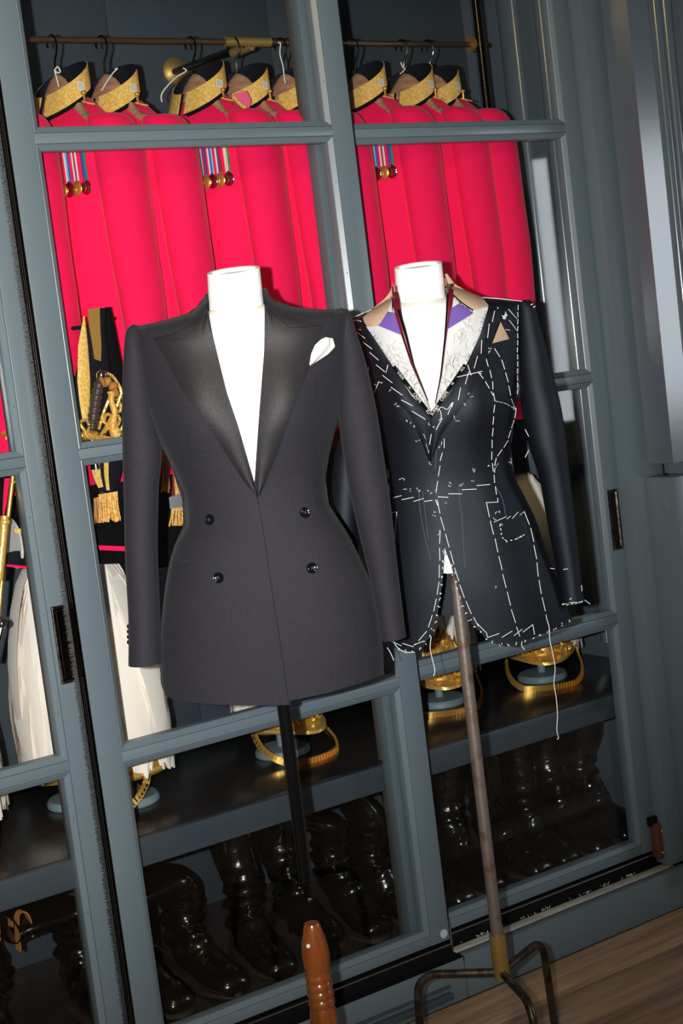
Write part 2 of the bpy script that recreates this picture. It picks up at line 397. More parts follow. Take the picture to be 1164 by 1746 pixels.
MB().tube([(2.60, .30, 2.05), (2.60, .30, 2.88)], .011, 10).build('upright', M['darksteel'], rr)

# ------------------------------------------------------------------ tunics on hangers
# local frame: +x = front of the garment, y across the shoulders (-y near the doors), z up from hanger hook bottom
def make_hanger():
    r = empty('coat_hanger')
    pts = []
    for k in range(15):
        a = pi*(1.12-1.15*k/14.*1.0)
        pts.append((.0, .0+.017*cos(a), .0+.017*sin(a)))
    pts = [(0, p[1], p[2]-.0085) for p in pts] + [(0, .019, -.02), (0, .012, -.034), (0, .004, -.045), (0, 0, -.06), (0, 0, -.085)]
    MB().tube(pts, .0024, 8).build('hook', M['darksteel'], r)
    mb = MB(); L = []
    for k in range(21):
        y = lerp(-.165, .165, k/20); a = abs(y)/.165
        zc = -.108-.050*min(1, a/.55)**2-.052*a; h = .011+.024*math.exp(-(a/.40)**4); t = .010+.006*a
        L.append([Vector((t*cos(q)*.9, y, zc+h*sin(q))) for q in [2*pi*j/12 for j in range(12)]])
    mb.loops(L); mb.build('shoulder_bar', M['hangwood'], r)
    mb = MB()   # oval stamp pressed in the wood
    mb.tube([(-.0095, .006*cos(2*pi*k/16)-.022, -.108+.009*sin(2*pi*k/16)) for k in range(16)], .0006, 4, closed=True)
    mb.tube([(-.0095, .003*cos(2*pi*k/12)-.022, -.108+.005*sin(2*pi*k/12)) for k in range(12)], .0005, 4, closed=True)
    mb.build('stamp', M['grip'], r)
    return r

def tunic_body():
    L = []
    rows = [(-.098, .055, .040), (-.112, .074, .048), (-.136, .118, .062), (-.165, .165, .072), (-.200, .200, .082), (-.23, .212, .09), (-.30, .215, .098), (-.40, .21, .10), (-.50, .205, .095), (-.58, .20, .09), (-.68, .215, .10), (-.80, .235, .11), (-.93, .25, .115)]
    R = cr(rows, 60); n = 64
    for z, w_, d in R:
        t = (-z-.118)/.8; l = []
        for j in range(n):
            a = 2*pi*j/n; c_, s_ = cos(a), sin(a)
            xx = d*abs(c_)**.85*(1 if c_ > 0 else -1); yy = .78*w_*abs(s_)**.9*(1 if s_ > 0 else -1)
            f = 1+.05*t*sin(a*9+1.3*t*4)+.025*t*sin(a*17+2)
            l.append(Vector((xx*f+.01, yy, z-.8*xx*max(0, 1-max(0, -z-.10)/.13))))
        L.append(l)
    return MB().loops(L)
def tunic_sleeve(sg):
    # rows: z, centre y, centre x, ry, rx
    rows = [(-.150, .158, -.005, .03, .035), (-.156, .175, -.005, .048, .055), (-.175, .19, -.005, .058, .066), (-.21, .204, -.004, .060, .073), (-.27, .214, 0, .058, .075), (-.36, .222, .004, .055, .072), (-.46, .228, .006, .053, .068), (-.55, .232, .006, .05, .066), (-.66, .236, .012, .046, .060), (-.76, .238, .018, .042, .053), (-.82, .238, .02, .041, .05)]
    L = []; n = 36
    for z, cy, cx, ry, rx in cr(rows, 48):
        t = min(1, max(0, (-z-.2)/.5)); l = []
        for j in range(n):
            a = 2*pi*j/n
            f = 1+.035*t*sin(3*a+z*9)+.02*t*sin(5*a-z*21)
            l.append(Vector((cx+.84*rx*cos(a)*f, sg*.78*(cy+ry*sin(a)*f), z)))
        L.append(l)
    return MB().loops(L)
def collar_band(a0, a1, off0, off1, h0, h1, rx=.058, ry=.072, lap=0):
    """slanting open collar: ring from front (low) to back (high)"""
    L = []; n = 26
    for i in range(n):
        a = lerp(a0, a1, i/(n-1))
        cxx, cyy = rx*cos(a), ry*sin(a)
        zz = -.066 - .076*(cos(a)+1)/2
        base = Vector((cxx+.002, cyy, zz))
        up = Vector((-.16*cos(a)-.22, -.12*sin(a), 1)).normalized(); nr = Vector((cos(a), sin(a), .25)).normalized()
        l = []
        for (h, o) in ((h0, off0), (h1, off0*.8+.0), (h1, off1), (h0, off1)):
            l.append(base+up*h+nr*o)
        L.append(l)
    return MB().loops(L)
def make_tunic(medals, label, short=False):
    r = empty('scarlet_tunic')
    b = tunic_body().build('body', M['red'], r)
    for sg in (-1, 1):
        s = tunic_sleeve(sg).build('sleeve', M['red'], r)
        z0 = -.82
        MB().loops([[Vector((.02+.052*cos(2*pi*j/24), sg*.78*(.238+.043*sin(2*pi*j/24)), z)) for j in range(24)] for z in (-.80, -.70)], False, False).build('cuff', M['navy'], s)
    c = collar_band(.10, 2*pi-.10, .0035, -.001, 0, .056).build('collar', M['navy'], r)
    for sg in (-1, 1):
        a0, a1 = (.14, pi*(.62 if short else .97)) if sg > 0 else (2*pi-pi*(.62 if short else .97), 2*pi-.14)
        collar_band(a0, a1, .0065, .003, .002, .055).build('collar_lace', M['gold'], c)
    # navy piping round collar foot
    pts = [(.062*cos(a)+.002, .076*sin(a), -.068-.076*(cos(a)+1)/2) for a in [lerp(.25, 2*pi-.25, k/30) for k in range(31)]]
    MB().tube(pts, .0042, 8).build('collar_piping', M['blackcloth'], r)
    # paper label pinned on near collar wing
    a = 1.45
    base = Vector((.058*cos(a)+.002, .072*sin(a), -.066-.076*(cos(a)+1)/2)); up = Vector((-.16*cos(a)-.22, -.12*sin(a), 1)).normalized()
    nr = Vector((cos(a), sin(a), .25)).normalized(); tg = up.cross(nr).normalized()
    cpt = base+up*.027+nr*.0085
    q = [cpt+tg*i+up*j for i, j in ((-.0085, -.009), (.0085, -.009), (.0085, .009), (-.0085, .009))]
    lab = MB().loops([q, [p+nr*.0006 for p in q]]).build('paper_label', M['paper'], r, False)
    dm = MB()
    for i in range(3):
        for j in range(4):
            cc = cpt+tg*(-.0048+.0048*i)+up*(-.0052+.0036*j)+nr*.0009
            dm.add([cc-tg*.0013-up*.0008, cc+tg*.0013-up*.0008, cc+tg*.0013+up*.0008, cc-tg*.0013+up*.0008], [(0, 1, 2, 3)])
    dm.build('label_print', M['ink'], lab, False)
    # shoulder cord loop and gilt button
    MB().tube([(-.012, .092, -.118), (0, .108, -.125), (.012, .103, -.122), (.014, .086, -.115)], .0016, 6).build('shoulder_cord', M['gold'], r)
    MB().ball((.012, .092, -.098), .0062, 10, (1, 1, .8)).tube([(.012, .092, -.116), (.012, .092, -.095)], .0025, 8).build('shoulder_button', M['giltflat'], r)
    if medals:
        cols = ['blue', 'green', 'crim', 'lblue', 'wht', 'crim', 'wht', 'lblue', 'blue', 'wht', 'crim', 'wht', 'violet'] if medals == 1 else ['cream', 'green', 'cream', 'lblue', 'crim', 'violet', 'wht', 'blue', 'lblue', 'wht', 'violet', 'crim', 'wht']
        for k in range(5):
            y0 = .068+.0165*k; x0 = .018+.097*(1-min(.98, (y0/.165))**2.2)**.42
            for q in range(3):
                MB().box(x0, x0+.0015, y0+.0053*q, y0+.0053*q+.005, -.292, -.225, .0004).build('ribbon', M['rib_'+cols[(k*3+q) % 13]], r)
            md = MB(); c0 = Vector((x0+.004, y0+.009, -.308))
            L = []
            for rad, dx in ((.001, .003), (.006, .0035), (.0135, .002), (.0155, 0), (.0135, -.002), (.001, -.002)):
                L.append([c0+Vector((dx, rad*cos(2*pi*j/18), rad*sin(2*pi*j/18))) for j in range(18)])
            md.loops(L); md.box(x0, x0+.003, y0+.005, y0+.013, -.2945, -.290)
            md.build('medal', M['giltflat'] if k % 2 else M['chrome'], r)
    return r

hang = make_hanger()
TX = [(1.205, 0), (1.400, 1), (1.518, 0), (1.742, 2), (1.856, 0), (1.985, 0), (2.196, 1), (2.343, 0), (2.425, 0)]
tl = ['scarlet tunic at the far left of the rail, mostly behind the door stile', 'scarlet tunic with a gold collar and five medals, nearest the left stile',
      'scarlet tunic with a short gold collar patch, between the two medalled tunics', 'scarlet tunic with a gold collar and medals beside the rail bracket',
      'scarlet tunic with a pink cloth scrap on its gold collar', 'scarlet tunic last before the dark post in the middle bay',
      'scarlet tunic half hidden by the centre door stile, first in the right bay', 'scarlet tunic with white-labelled gold collar in the right bay', 'scarlet tunic hanging last at the right end of the rail']
pm = make_tunic(1, ''); pm2 = make_tunic(2, ''); pl = make_tunic(0, ''); ps = make_tunic(0, '', True)
used = set()
for i, (x, kind) in enumerate(TX):
    src = pm if kind == 1 else pm2 if kind == 2 else ps if i in (2, 4, 8) else pl
    t = src if src not in used else copy_tree(src)
    used.add(src)
    rz = pi + radians((14, 16, 22, 17, 24, 20, 15, 20, 24)[i])
    t.location = (x+.005, .305, ZR-.030-.004*(i % 3)); t.rotation_euler.z = rz
    tag(t, tl[i], 'tunic', 'scarlet tunics on the rail')
    h = hang if i == 0 else copy_tree(hang)
    h.location = (x, .3, ZR+.0007); h.rotation_euler.z = rz-radians(6)
    tag(h, 'wooden hanger with dark steel hook inside the ' + tl[i].replace('scarlet tunic', 'scarlet tunic', 1), 'hanger', 'wooden hangers on the rail')
    h['label'] = ['wooden hanger hidden behind the left stile', 'wooden hanger with knotted string, first from the left', 'second wooden hanger from the left, with string and oval stamp', 'wooden hanger with long white string beside the brass wall rose', 'wooden hanger hooked over the brass rod sleeve', 'wooden hanger with a white tape round its hook', 'wooden hanger just right of the centre door stile', 'wooden hanger with white tag, second in the right bay', 'rightmost wooden hanger on the rail'][i]
    if i == 4:
        a = 1.0; base = t.location
        q = [onY(x_, y_, .225) for x_, y_ in ((400, 158), (418, 152), (426, 176), (406, 170))]
# strings tied to hanger hooks
def strings(pts, px_y, name='string_loop'):
    return [onY(x, y, px_y) for x, y in pts]
for lab, pts in (('white string knotted round the first hanger hook', [(94, 118), (98, 114), (103, 122), (97, 124), (93, 119), (97, 135), (100, 148)]),
                 ('white string running from the second hanger hook to its collar', [(196, 118), (200, 117), (193, 124), (183, 138), (173, 155)]),
                 ('long white string drooping from the hook beside the wall rose', [(312, 116), (318, 120), (313, 124), (300, 132), (284, 148), (275, 162), (276, 174)]),
                 ('white tape hanging round the fifth hanger hook', [(474, 73), (478, 74), (477, 92), (482, 112), (485, 135), (487, 142)]),
                 ('white string on the hook in the right bay', [(683, 106), (686, 114), (690, 118), (682, 126)])):
    mb = MB().tube(cr(strings(pts, .268), 24), .0016, 6)
    o = mb.build('tag_string', M['string']); tag(o, lab, 'string', 'strings on the hangers')
q = [onY(x_, y_, .17) for x_, y_ in ((398, 160), (420, 154), (428, 172), (425, 184), (412, 176))]
o = MB().loops([q, [p+Vector((.0, .002, 0)) for p in q]]).build('pink_cloth_scrap', M['pinkpaper'], None, False)
tag(o, 'pink cloth scrap pinned on a gold collar under the brass rod sleeve', 'cloth')

# ------------------------------------------------------------------ helmets, plumes, stands
def make_stand():
    r = empty('helmet_stand')
    MB().lathe([(.0, 0), (.066, 0), (.069, .003), (.069, .013), (.064, .019), (.02, .021), (0, .021)], seg=40, cap0=False, cap1=False).build('base_disc', M['standp'], r)
    MB().lathe([(.0115, .019), (.0115, .15), (.03, .158), (.03, .165)], seg=16).build('post', M['standp'], r)
    return r
def make_helmet():
    r = empty('plumed_helmet')
    L = []
    for i in range(14):
        a = (i/13)*pi/2*.96
        rr_ = cos(a)**.8; z = .085+.135*sin(a)
        L.append([Vector((.092*rr_*cos(2*pi*k/40), .112*rr_*sin(2*pi*k/40), z)) for k in range(40)])
    mb = MB().loops(L)
    d = mb.build('dome', M['giltflat'], r)
    L = []   # peak and rim band
    for (ri, z) in ((1.0, .088), (1.06, .090), (1.07, .082), (1.0, .074), (.96, .080)):
        L.append([Vector((.092*ri*cos(2*pi*k/40), .112*ri*sin(2*pi*k/40)-(.028*max(0, -sin(2*pi*k/40))**3 if ri > 1 else 0), z-(.014*max(0, -sin(2*pi*k/40))**3 if ri > 1 else 0))) for k in range(40)])
    L.append(L[0]); MB().loops(L, False, False).build('peak_rim', M['gilt'], r)
    mb = MB(); rn = random.Random(5)   # laurel and star plate built from raised leaves
    for k in range(150):
        u = rn.uniform(-1, 1); v = rn.random()
        a = -pi/2+u*.95*(1-.25*v); z = .092+.115*v*(1-.5*abs(u)); e = (z-.085)/.135; rr_ = max(.1, sqrt(max(0, 1-e*e)))**.8
        c = Vector((.095*rr_*cos(a), .115*rr_*sin(a), z)); n = Vector((cos(a), sin(a), .4*e)).normalized()
        t = (Vector((rn.uniform(-1, 1), rn.uniform(-1, 1), rn.uniform(-.2, 1)))).normalized(); t = (t-n*t.dot(n)).normalized(); s_ = n.cross(t)
        l_ = .013; mb.add([c-t*l_*.6, c+s_*.0045+n*.002, c+t*l_+n*.004, c-s_*.0045+n*.002, c+n*.008], [(0, 1, 4), (1, 2, 4), (2, 3, 4), (3, 0, 4)])
    mb.build('front_plate', M['gilt'], r, False, kind='stuff')
    MB().lathe([(.03, .215), (.03, .225), (.014, .23), (.018, .25), (.009, .27), (.008, .46), (0, .47)], seg=14).build('spike', M['giltflat'], r)
    mb = MB()     # chin scales in front of the stand
    pts = []
    for k in range(47):
        a = lerp(0, pi, k/46)
        rad = .098+.030*sin(a)
        pts.append(Vector((rad*cos(a)*1.0, -.018-(.128)*sin(a), max(.006, .082-.085*sin(a)**.6))))
    for k in range(46):
        p, q = pts[k], pts[k+1]; t = (q-p).normalized(); o_ = Vector((p.x, p.y+.018, 0)).normalized()
        up = t.cross(o_).normalized(); wd = .0095
        mb.add([p-up*wd+o_*.001, p+up*wd+o_*.001, q+t*.002+up*wd*.8+o_*.0045, q+t*.002-up*wd*.8+o_*.0045, p-up*wd-o_*.002, p+up*wd-o_*.002, q+up*wd*.8-o_*.001, q-up*wd*.8-o_*.001],
               [(0, 1, 2, 3), (4, 7, 6, 5), (0, 3, 7, 4), (1, 5, 6, 2), (2, 6, 7, 3), (0, 4, 5, 1)])
    c = mb.build('chin_scales', M['giltflat'], r, True, angle=25)
    MB().tube([p+Vector((0, .004, 0)) for p in pts], .0035, 6).build('scale_lining', M['blackcloth'], c)
    mb = MB(); rn = random.Random(9)
    for k in range(360):
        a = rn.uniform(0, 2*pi)
        front = max(0, cos(a+pi/2))**4
        zend = rn.uniform(.085, .26)+.12*front
        ztop = rn.uniform(.40, .565); rad = rn.uniform(.055, .098)*(.9+.2*(ztop < .5))
        if k < 90: zend = rn.uniform(.075, .10)+.15*front; rad = rn.uniform(.10, .118)
        N = 10; wv = rn.uniform(.012, .022); ph = rn.uniform(0, 6)
        out = Vector((cos(a), sin(a), 0)); sd = Vector((-sin(a), cos(a), 0)); vs = []; fs = []
        for j in range(N+1):
            t = j/N; z = ztop + .02*sin(pi*min(1, t*2.5)) - (ztop-zend)*max(0, t-.12)**.95/(.88**.95)
            rr_ = rad*(1-(1-t)**3.2)*(1+.04*sin(6*t+ph)); c = out*rr_+Vector((0, 0, z))+sd*.012*sin(3*t+ph)*t
            ww = wv*(.35+1.2*sin(pi*min(1, t*.85+.15))**.8)*(1 if j < N else .45)
            vs += [c-sd*ww, c+out*.0035, c+sd*ww]
            if j: b = j*3; fs += [(b-3, b-2, b+1, b), (b-2, b-1, b+2, b+1)]
        mb.add(vs, fs)
    mb.build('feather_plume', M['feather'], r, kind='stuff')
    L = []   # downy core of the plume
    for z, q in ((.25, .05), (.30, .072), (.40, .072), (.50, .05), (.56, .012)):
        L.append([Vector((q*cos(2*pi*k/20), q*sin(2*pi*k/20), z)) for k in range(20)])
    MB().loops(L).build('plume_core', M['feather'], r)
    return r
st0 = make_stand(); he0 = make_helmet()
HX = [(2.655, .40, -30, 'in the right bay beside the side panel'), (2.325, .44, -24, 'just right of the centre stile, lit brightest'), (1.80, .40, 10, 'behind the black pole of the dinner jacket form'),
      (1.36, .36, -75, 'at the left edge of the middle bay'), (1.275, .47, 70, 'in the left bay, clipped by the dark post'), (.93, .32, -30, 'at the left edge of the picture')]
for i, (x, y, rz, wh) in enumerate(HX):
    s_ = st0 if i == 0 else copy_tree(st0); h = he0 if i == 0 else copy_tree(he0)
    s_.location = h.location = (x, y, .572); h.location.z += .0005; s_.rotation_euler.z = h.rotation_euler.z = radians(rz)
    tag(s_, 'pale blue-grey round helmet stand ' + wh, 'helmet stand', 'helmet stands on the shelf')
    tag(h, 'gilt plumed helmet ' + wh, 'helmet', 'plumed gilt helmets on the shelf')

# ------------------------------------------------------------------ navy dress overalls with gold lace on an upright stand, sword, tassels
def pxsheet(name, A, B, Y, t, m_, parent=None, n=16, wv=0, **k):
    """cloth hanging near plane y=Y between two outlines, with thickness t"""
    a = arc(A, 30); b = arc(B, 30); F = []; K = []
    for i in range(30):
        r1, r2 = [], []
        for j in range(n):
            u = j/(n-1); x = lerp(a[i][0], b[i][0], u); y = lerp(a[i][1], b[i][1], u)
            e = sin(pi*u)**.5 if t > .004 else 1
            dy = t*.5*e + wv*sin(u*9+i*.12)
            r1.append(onY(x, y, Y-dy)); p = onY(x, y, Y); r2.append(Vector((p.x, Y+t*.5*e+.0005, p.z)))
        F.append(r1); K.append(r2)
    mb = MB().loops([f+kk[::-1] for f, kk in zip(F, K)])
    return mb.build(name, m_, parent, **k)
ov = empty('navy_overalls', (1.335, .09, 1.66), 'navy dress overalls with gold lace stripe hanging in front of the scarlet tunics', 'trousers')
pxsheet('front_leg', [(181, 524), (178, 560), (188, 640), (196, 700), (200, 760)], [(189, 523), (197, 560), (208, 620), (222, 700), (236, 760)], .064, .02, M['blackcloth'], ov)
pxsheet('back_leg', [(158, 528), (146, 560), (128, 640), (128, 700), (136, 760)], [(182, 524), (184, 560), (190, 640), (192, 700), (196, 760)], .070, .012, M['navy'], ov)
pxsheet('gold_stripe', [(142, 540), (133, 590), (132, 650), (136, 690), (141, 718)], [(145, 539), (150, 590), (154, 650), (153, 690), (150, 718)], .060, .005, M['gold'], ov)
pxsheet('buckled_tab', [(150, 528), (152, 555), (157, 585), (161, 612)], [(170, 524), (171, 560), (173, 590), (172, 616)], .055, .004, M['giltflat'], ov)
nd = empty('sabretache', (1.30, .09, 1.24), 'navy pouch with gold lace and deep bullion fringe below the sword hilt', 'pouch')
pxsheet('pouch_flap', [(168, 790), (166, 820), (170, 835), (182, 842)], [(212, 780), (206, 812), (200, 832), (190, 842)], .085, .014, M['navy'], nd)
for A, B in (([(154, 792), (160, 815), (168, 832)], [(170, 790), (172, 812), (176, 830)]), ([(177, 788), (178, 812), (182, 836)], [(185, 787), (185, 812), (187, 836)])):
    pxsheet('lace_strip', A, B, .074, .004, M['gold'], nd)
pxsheet('pouch_body', [(160, 860), (158, 900), (162, 962)], [(222, 850), (222, 900), (224, 960)], .125, .03, M['blackcloth'], nd)
pxsheet('red_edging', [(168, 930), (170, 938)], [(224, 932), (224, 940)], .104, .004, M['red'], nd)
def fringe(name, x0, y0, x1, y1, ln, Y, mtl, parent, n=22, lean=0, **k):
    mb = MB(); rn = random.Random(3)
    for i in range(n):
        u = (i+.5)/n; xx = lerp(x0, x1, u); yy = lerp(y0, y1, u)
        q = [onY(xx, yy, Y), onY(xx+lean*.4+rn.uniform(-1, 1), yy+ln*.45, Y+rn.uniform(-.004, .003)), onY(xx+lean+rn.uniform(-2, 2)+(u-.5)*6, yy+ln*rn.uniform(.92, 1.06), Y+rn.uniform(-.003, .003))]
        mb.tube(cr(q, 8), .0021, 6)
    return mb.build(name, mtl, parent, **k)
fringe('bullion_fringe', 168, 843, 200, 838, 48, .078, M['bullion'], nd, 15, 4, kind='stuff')
fringe('bullion_fringe', 160, 850, 172, 846, 44, .090, M['tan'], nd, 6, 3, kind='stuff')
sh = empty('tasselled_sash', (1.43, .10, 1.3), 'gold and crimson tasselled sash with a white linen band, seen under the dinner jacket arm', 'sash')
fringe('dark_tassel', 276, 778, 286, 776, 62, .11, M['tan'], sh, 8, 2, kind='stuff')
fringe('gold_tassel', 295, 795, 302, 800, 48, .10, M['bullion'], sh, 8, 8, kind='stuff')
fringe('crimson_tassel', 294, 812, 300, 812, 36, .105, M['maroon'], sh, 5, 2, kind='stuff')
pxsheet('linen_band', [(288, 848), (290, 868)], [(323, 836), (321, 862)], .10, .008, M['greylin'], sh)
fringe('lower_tassel', 292, 866, 318, 862, 32, .10, M['bullion'], sh, 9, -2, kind='stuff')
pxsheet('sash_body', [(262, 760), (262, 840), (266, 970)], [(300, 740), (324, 850), (320, 960)], .16, .02, M['blackcloth'], sh)
# sword
sw = empty('ceremonial_sword', tuple(onY(160, 740, .06)), 'ceremonial sword with ribbed grip, brass guard and gold sword knot', 'sword')
cl = [(174, 644), (168, 660), (164, 680), (161, 700), (158, 722), (157, 732)]
pts = cr([onY(x, y, .052) for x, y in cl], 40)
rad = [.0115*(1+.10*(1 if (i//2) % 2 else -1)) for i in range(40)]
MB().tube(pts, rad, 14).build('grip', M['grip'], sw)
MB().ball(onY(173, 640, .052), .0135, 12, (1, 1, 1)).build('pommel', M['chrome'], sw)
g = MB()
for A in ([(174, 636), (190, 640), (206, 665), (212, 700), (208, 730), (190, 746), (165, 744), (148, 738), (136, 722)], [(196, 655), (186, 680), (176, 705), (168, 732)], [(206, 672), (196, 700), (184, 722), (172, 742)],
          [(136, 720), (146, 716), (152, 726), (150, 742), (170, 748), (200, 746)], [(176, 712), (184, 706), (190, 712), (186, 722), (178, 720), (180, 708)], [(192, 718), (198, 708), (204, 714), (200, 726), (193, 730)],
          [(178, 738), (186, 728), (196, 734), (192, 744)], [(198, 680), (205, 690), (204, 702), (197, 700)], [(142, 744), (160, 748), (180, 744)]):
    g.tube(cr([onY(x, y, .044+.003*(i % 3)) for i, (x, y) in enumerate(A)], 26), .0034, 7)
g.build('pierced_guard', M['gilt'], sw)
c = onY(150, 742, .056); g = MB().ball(c, .022, 12, (1.2, .5, .5)).build('guard_bowl', M['giltflat'], sw)
kn = MB().tube(cr([onY(x, y, .042) for x, y in ((172, 652), (180, 650), (190, 656), (196, 666), (194, 676))], 16), [.009+.003*sin(i*1.6) for i in range(16)], 12).build('knot_head', M['tan'], sw, label='tan woven head of the sword knot')
MB().tube(cr([onY(x, y, .042) for x, y in ((190, 668), (190, 684), (195, 700), (194, 716), (193, 728), (200, 744))], 24), [.0085, .0095, .0065, .007, .0065, .006, .0065, .007, .0075, .007, .0065, .006, .0065, .007, .0075, .008, .008, .008, .009, .0105, .012, .012, .012, .011], 12).build('knot_tassel', M['bullion'], sw)
MB().tube([onY(157, 748, .056), onY(164, 800, .056)], .011, 12).build('scabbard', M['chrome'], sw)
# left bay: cap, scabbards
cp = empty('forage_cap', (1.08, .22, 1.19), 'dark peaked forage cap with white top and red band in the left bay', 'cap')
L = [[Vector((c_.x+.0, c_.y, c_.z))+Vector((.0, .055*r_*cos(2*pi*k/28), .052*r_*sin(2*pi*k/28))) for k in range(28)] for c_, r_ in ((onY(19, 925, .20), .1), (onY(19, 925, .20), 1.0), (onY(22, 926, .205), 1.05))]
MB().loops(L).build('crown', M['paper'], cp)
L = [[onY(22, 926, .205)+Vector((dx, .0575*cos(2*pi*k/28), .055*sin(2*pi*k/28))) for k in range(28)] for dx in (.0, .085)]
MB().loops(L).build('band', M['blackcloth'], cp)
pxsheet('gold_lace', [(24, 902), (26, 910)], [(40, 901), (40, 910)], .150, .003, M['gold'], cp)
pxsheet('cap_cloth', [(8, 945), (8, 964)], [(50, 935), (50, 968)], .17, .03, M['navy'], cp)
pxsheet('red_edging', [(10, 962), (10, 966)], [(52, 966), (52, 970)], .150, .003, M['red'], cp)
for i, (A, mtl, rr_, nm, lb) in enumerate((([(22, 812), (14, 880), (8, 940), (2, 1000), (-2, 1050)], 'chrome', .0048, 'scabbard', 'slim brass-mounted scabbard leaning in the left bay'), ([(8, 880), (4, 930), (-2, 990)], 'gilt', .0085, 'gilt_scabbard', 'gilt dirk scabbard beside the forage cap'))):
    o = MB().tube([onY(x, y, .10-.03*i) for x, y in A], rr_, 12).build(nm, M['giltflat' if i == 0 else 'gilt']); tag(o, lb, 'scabbard')
    MB().ball(onY(A[0][0], A[0][1]+10, .10-.03*i), rr_*1.35, 10, (1, 1, .7)).build('throat_ring', M['gilt'], o)
o = MB().ball(onY(3, 1063, .10), .012, 12, (1, 1, .8)).build('chape', M['chrome']); tag(o, 'round bright steel chape at the left edge', 'fitting')
MB().tube([onY(3, 1063, .10), onY(-12, 1130, .10)], .006, 8).build('shaft', M['darksteel'], o)
o = pxsheet('red_lined_coat', [(-30, 815), (-30, 900), (-30, 1000)], [(20, 812), (8, 900), (0, 960)], .15, .03, M['blackcloth']); tag(o, 'black coat with scarlet facing at the left picture edge', 'coat')
pxsheet('scarlet_facing', [(8, 816), (6, 850), (5, 880)], [(17, 815), (11, 860), (7, 880)], .128, .004, M['red'], o)
o = pxsheet('crimson_sash', [(-30, 540), (-30, 600), (-30, 640)], [(6, 540), (10, 610), (4, 650)], .2, .02, M['red']); tag(o, 'crimson sash seen through the left door', 'sash')
o = pxsheet('blue_coat_sleeve', [(-30, 650), (-30, 730), (-30, 765)], [(10, 650), (20, 700), (24, 765)], .22, .03, M['navy']); tag(o, 'dark navy sleeve hanging in the left bay', 'coat')
MB().tube([onY(x, y, .19) for x, y in ((2, 742), (8, 738), (14, 742), (10, 750))], .005, 8).build('gilt_button', M['giltflat'], o)

# ------------------------------------------------------------------ boots
def make_boot(height=.42, slump=0, fold=0, folddir=-1, tab=False, seed=0):
    rn = random.Random(seed)
    r = empty('riding_boot')
    st = [(-.206, .022, 0, .012, .009), (-.203, .026, 0, .027, .018), (-.190, .031, 0, .038, .025), (-.16, .036, 2, .046, .031), (-.125, .040, 6, .048, .036), (-.09, .047, 14, .045, .043), (-.055, .058, 26, .040, .054), (-.022, .074, 44, .037, .068), (-.004, .096, 62, .036, .066), (.004, .128, 78, .038, .060), (.006, .16, 88, .041, .057)]
    nh = 9
    for k in range(1, nh+1):
        z = .16+(height-.16)*k/nh; st.append((.006-.004*k/nh, z, 90, .041+.017*k/nh, .057+.010*k/nh))
    R = cr(st, 84); L = []; n = 40; piv = None
    for i, (cy, cz, an, hw, ht) in enumerate(R):
        a = radians(an); v = Vector((0, -sin(a), cos(a))); xa = Vector((1, 0, 0)); c = Vector((0, cy, cz))
        wr = 0
        if .05 < cz < .30: wr = (.0035+.004*slump)*sin(cz*(150+40*slump)+seed)*math.exp(-((cz-.12)/.09)**2)
        if cy < -.06 and cy > -.15: wr += .0012*sin(cy*300+seed)
        c += Vector((.010*slump*sin(cz*28+seed), .014*slump*sin(cz*33+1+seed), 0))
        if fold and cz > .21:
            s_ = cz-.21; phi = min(1, s_/.07)*radians(fold)
            # arc then straight
            ra = .07/radians(fold); al = min(s_, .07)
            off = ra*(1-cos(al/ra)); up_ = ra*sin(al/ra)
            if s_ > .07: off += (s_-.07)*sin(phi); up_ += (s_-.07)*cos(phi)
            c = Vector((folddir*off, c.y, .21+up_)); xa = Vector((cos(phi), 0, -folddir*sin(phi)))
            sq = min(1, s_/.1); hw = hw*(1-.45*sq); ht = ht*(1+.15*sq)
        l = []
        for j in range(n):
            t = 2*pi*j/n
            w2 = wr*(1+.7*sin(2*t+cz*30+seed))
            p = c + xa*((hw+w2)*cos(t)) + v*((ht+w2)*sin(t))
            if an < 80: p.z = max(p.z, .012)
            l.append(p)
        L.append(l)
    # inner rim so the shaft reads hollow
    top = L[-1]; ce = sum(top, Vector((0, 0, 0)))/n; dn = (sum(L[-4], Vector((0, 0, 0)))/n-ce)
    L.append([ce+(p-ce)*.93 for p in top]); L.append([ce+dn*2.2+(p-ce)*.9 for p in top])
    MB().loops(L).build('upper', M['boot'], r)
    out = []
    for k in range(44):
        t = 2*pi*k/44; yy = -.082+.128*cos(t); q = (yy+.21)/.256
        wv = (.052*sin(pi*min(1, q*1.25+.02))**.5 if q < .4 else lerp(.051, .037, (q-.4)/.6)*min(1, ((1.001-q)/.12))**.5)
        out.append((abs(wv)*(1 if sin(t) > 0 else -1)*min(1, abs(sin(t))*3.2), yy))
    MB().loops([[Vector((x, y, z)) for x, y in out] for z in (.010, .019)]).build('sole', M['sole'], r)
    MB().loops([[Vector((.034*s_*cos(2*pi*k/20), .010+.036*s_*sin(2*pi*k/20), z)) for k in range(20)] for z, s_ in ((0, .95), (.012, 1.0))]).build('heel', M['black'], r)
    if tab:
        for sg in (-1, 1):
            c = ce+Vector((0, sg*.05, 0)); MB().loops([[c+Vector(q)+Vector((0, w_, 0)) for w_ in (-.011, .011)]+[c+Vector(q)+Vector((.002, w_, .002)) for w_ in (.011, -.011)] for q in cr([(.0, 0, -.04), (.004, 0, .0), (.008, 0, .035), (.022, 0, .042), (.034, 0, .022), (.034, 0, -.02)], 14)]).build('pull_tab', M['tan'], r)
    return r
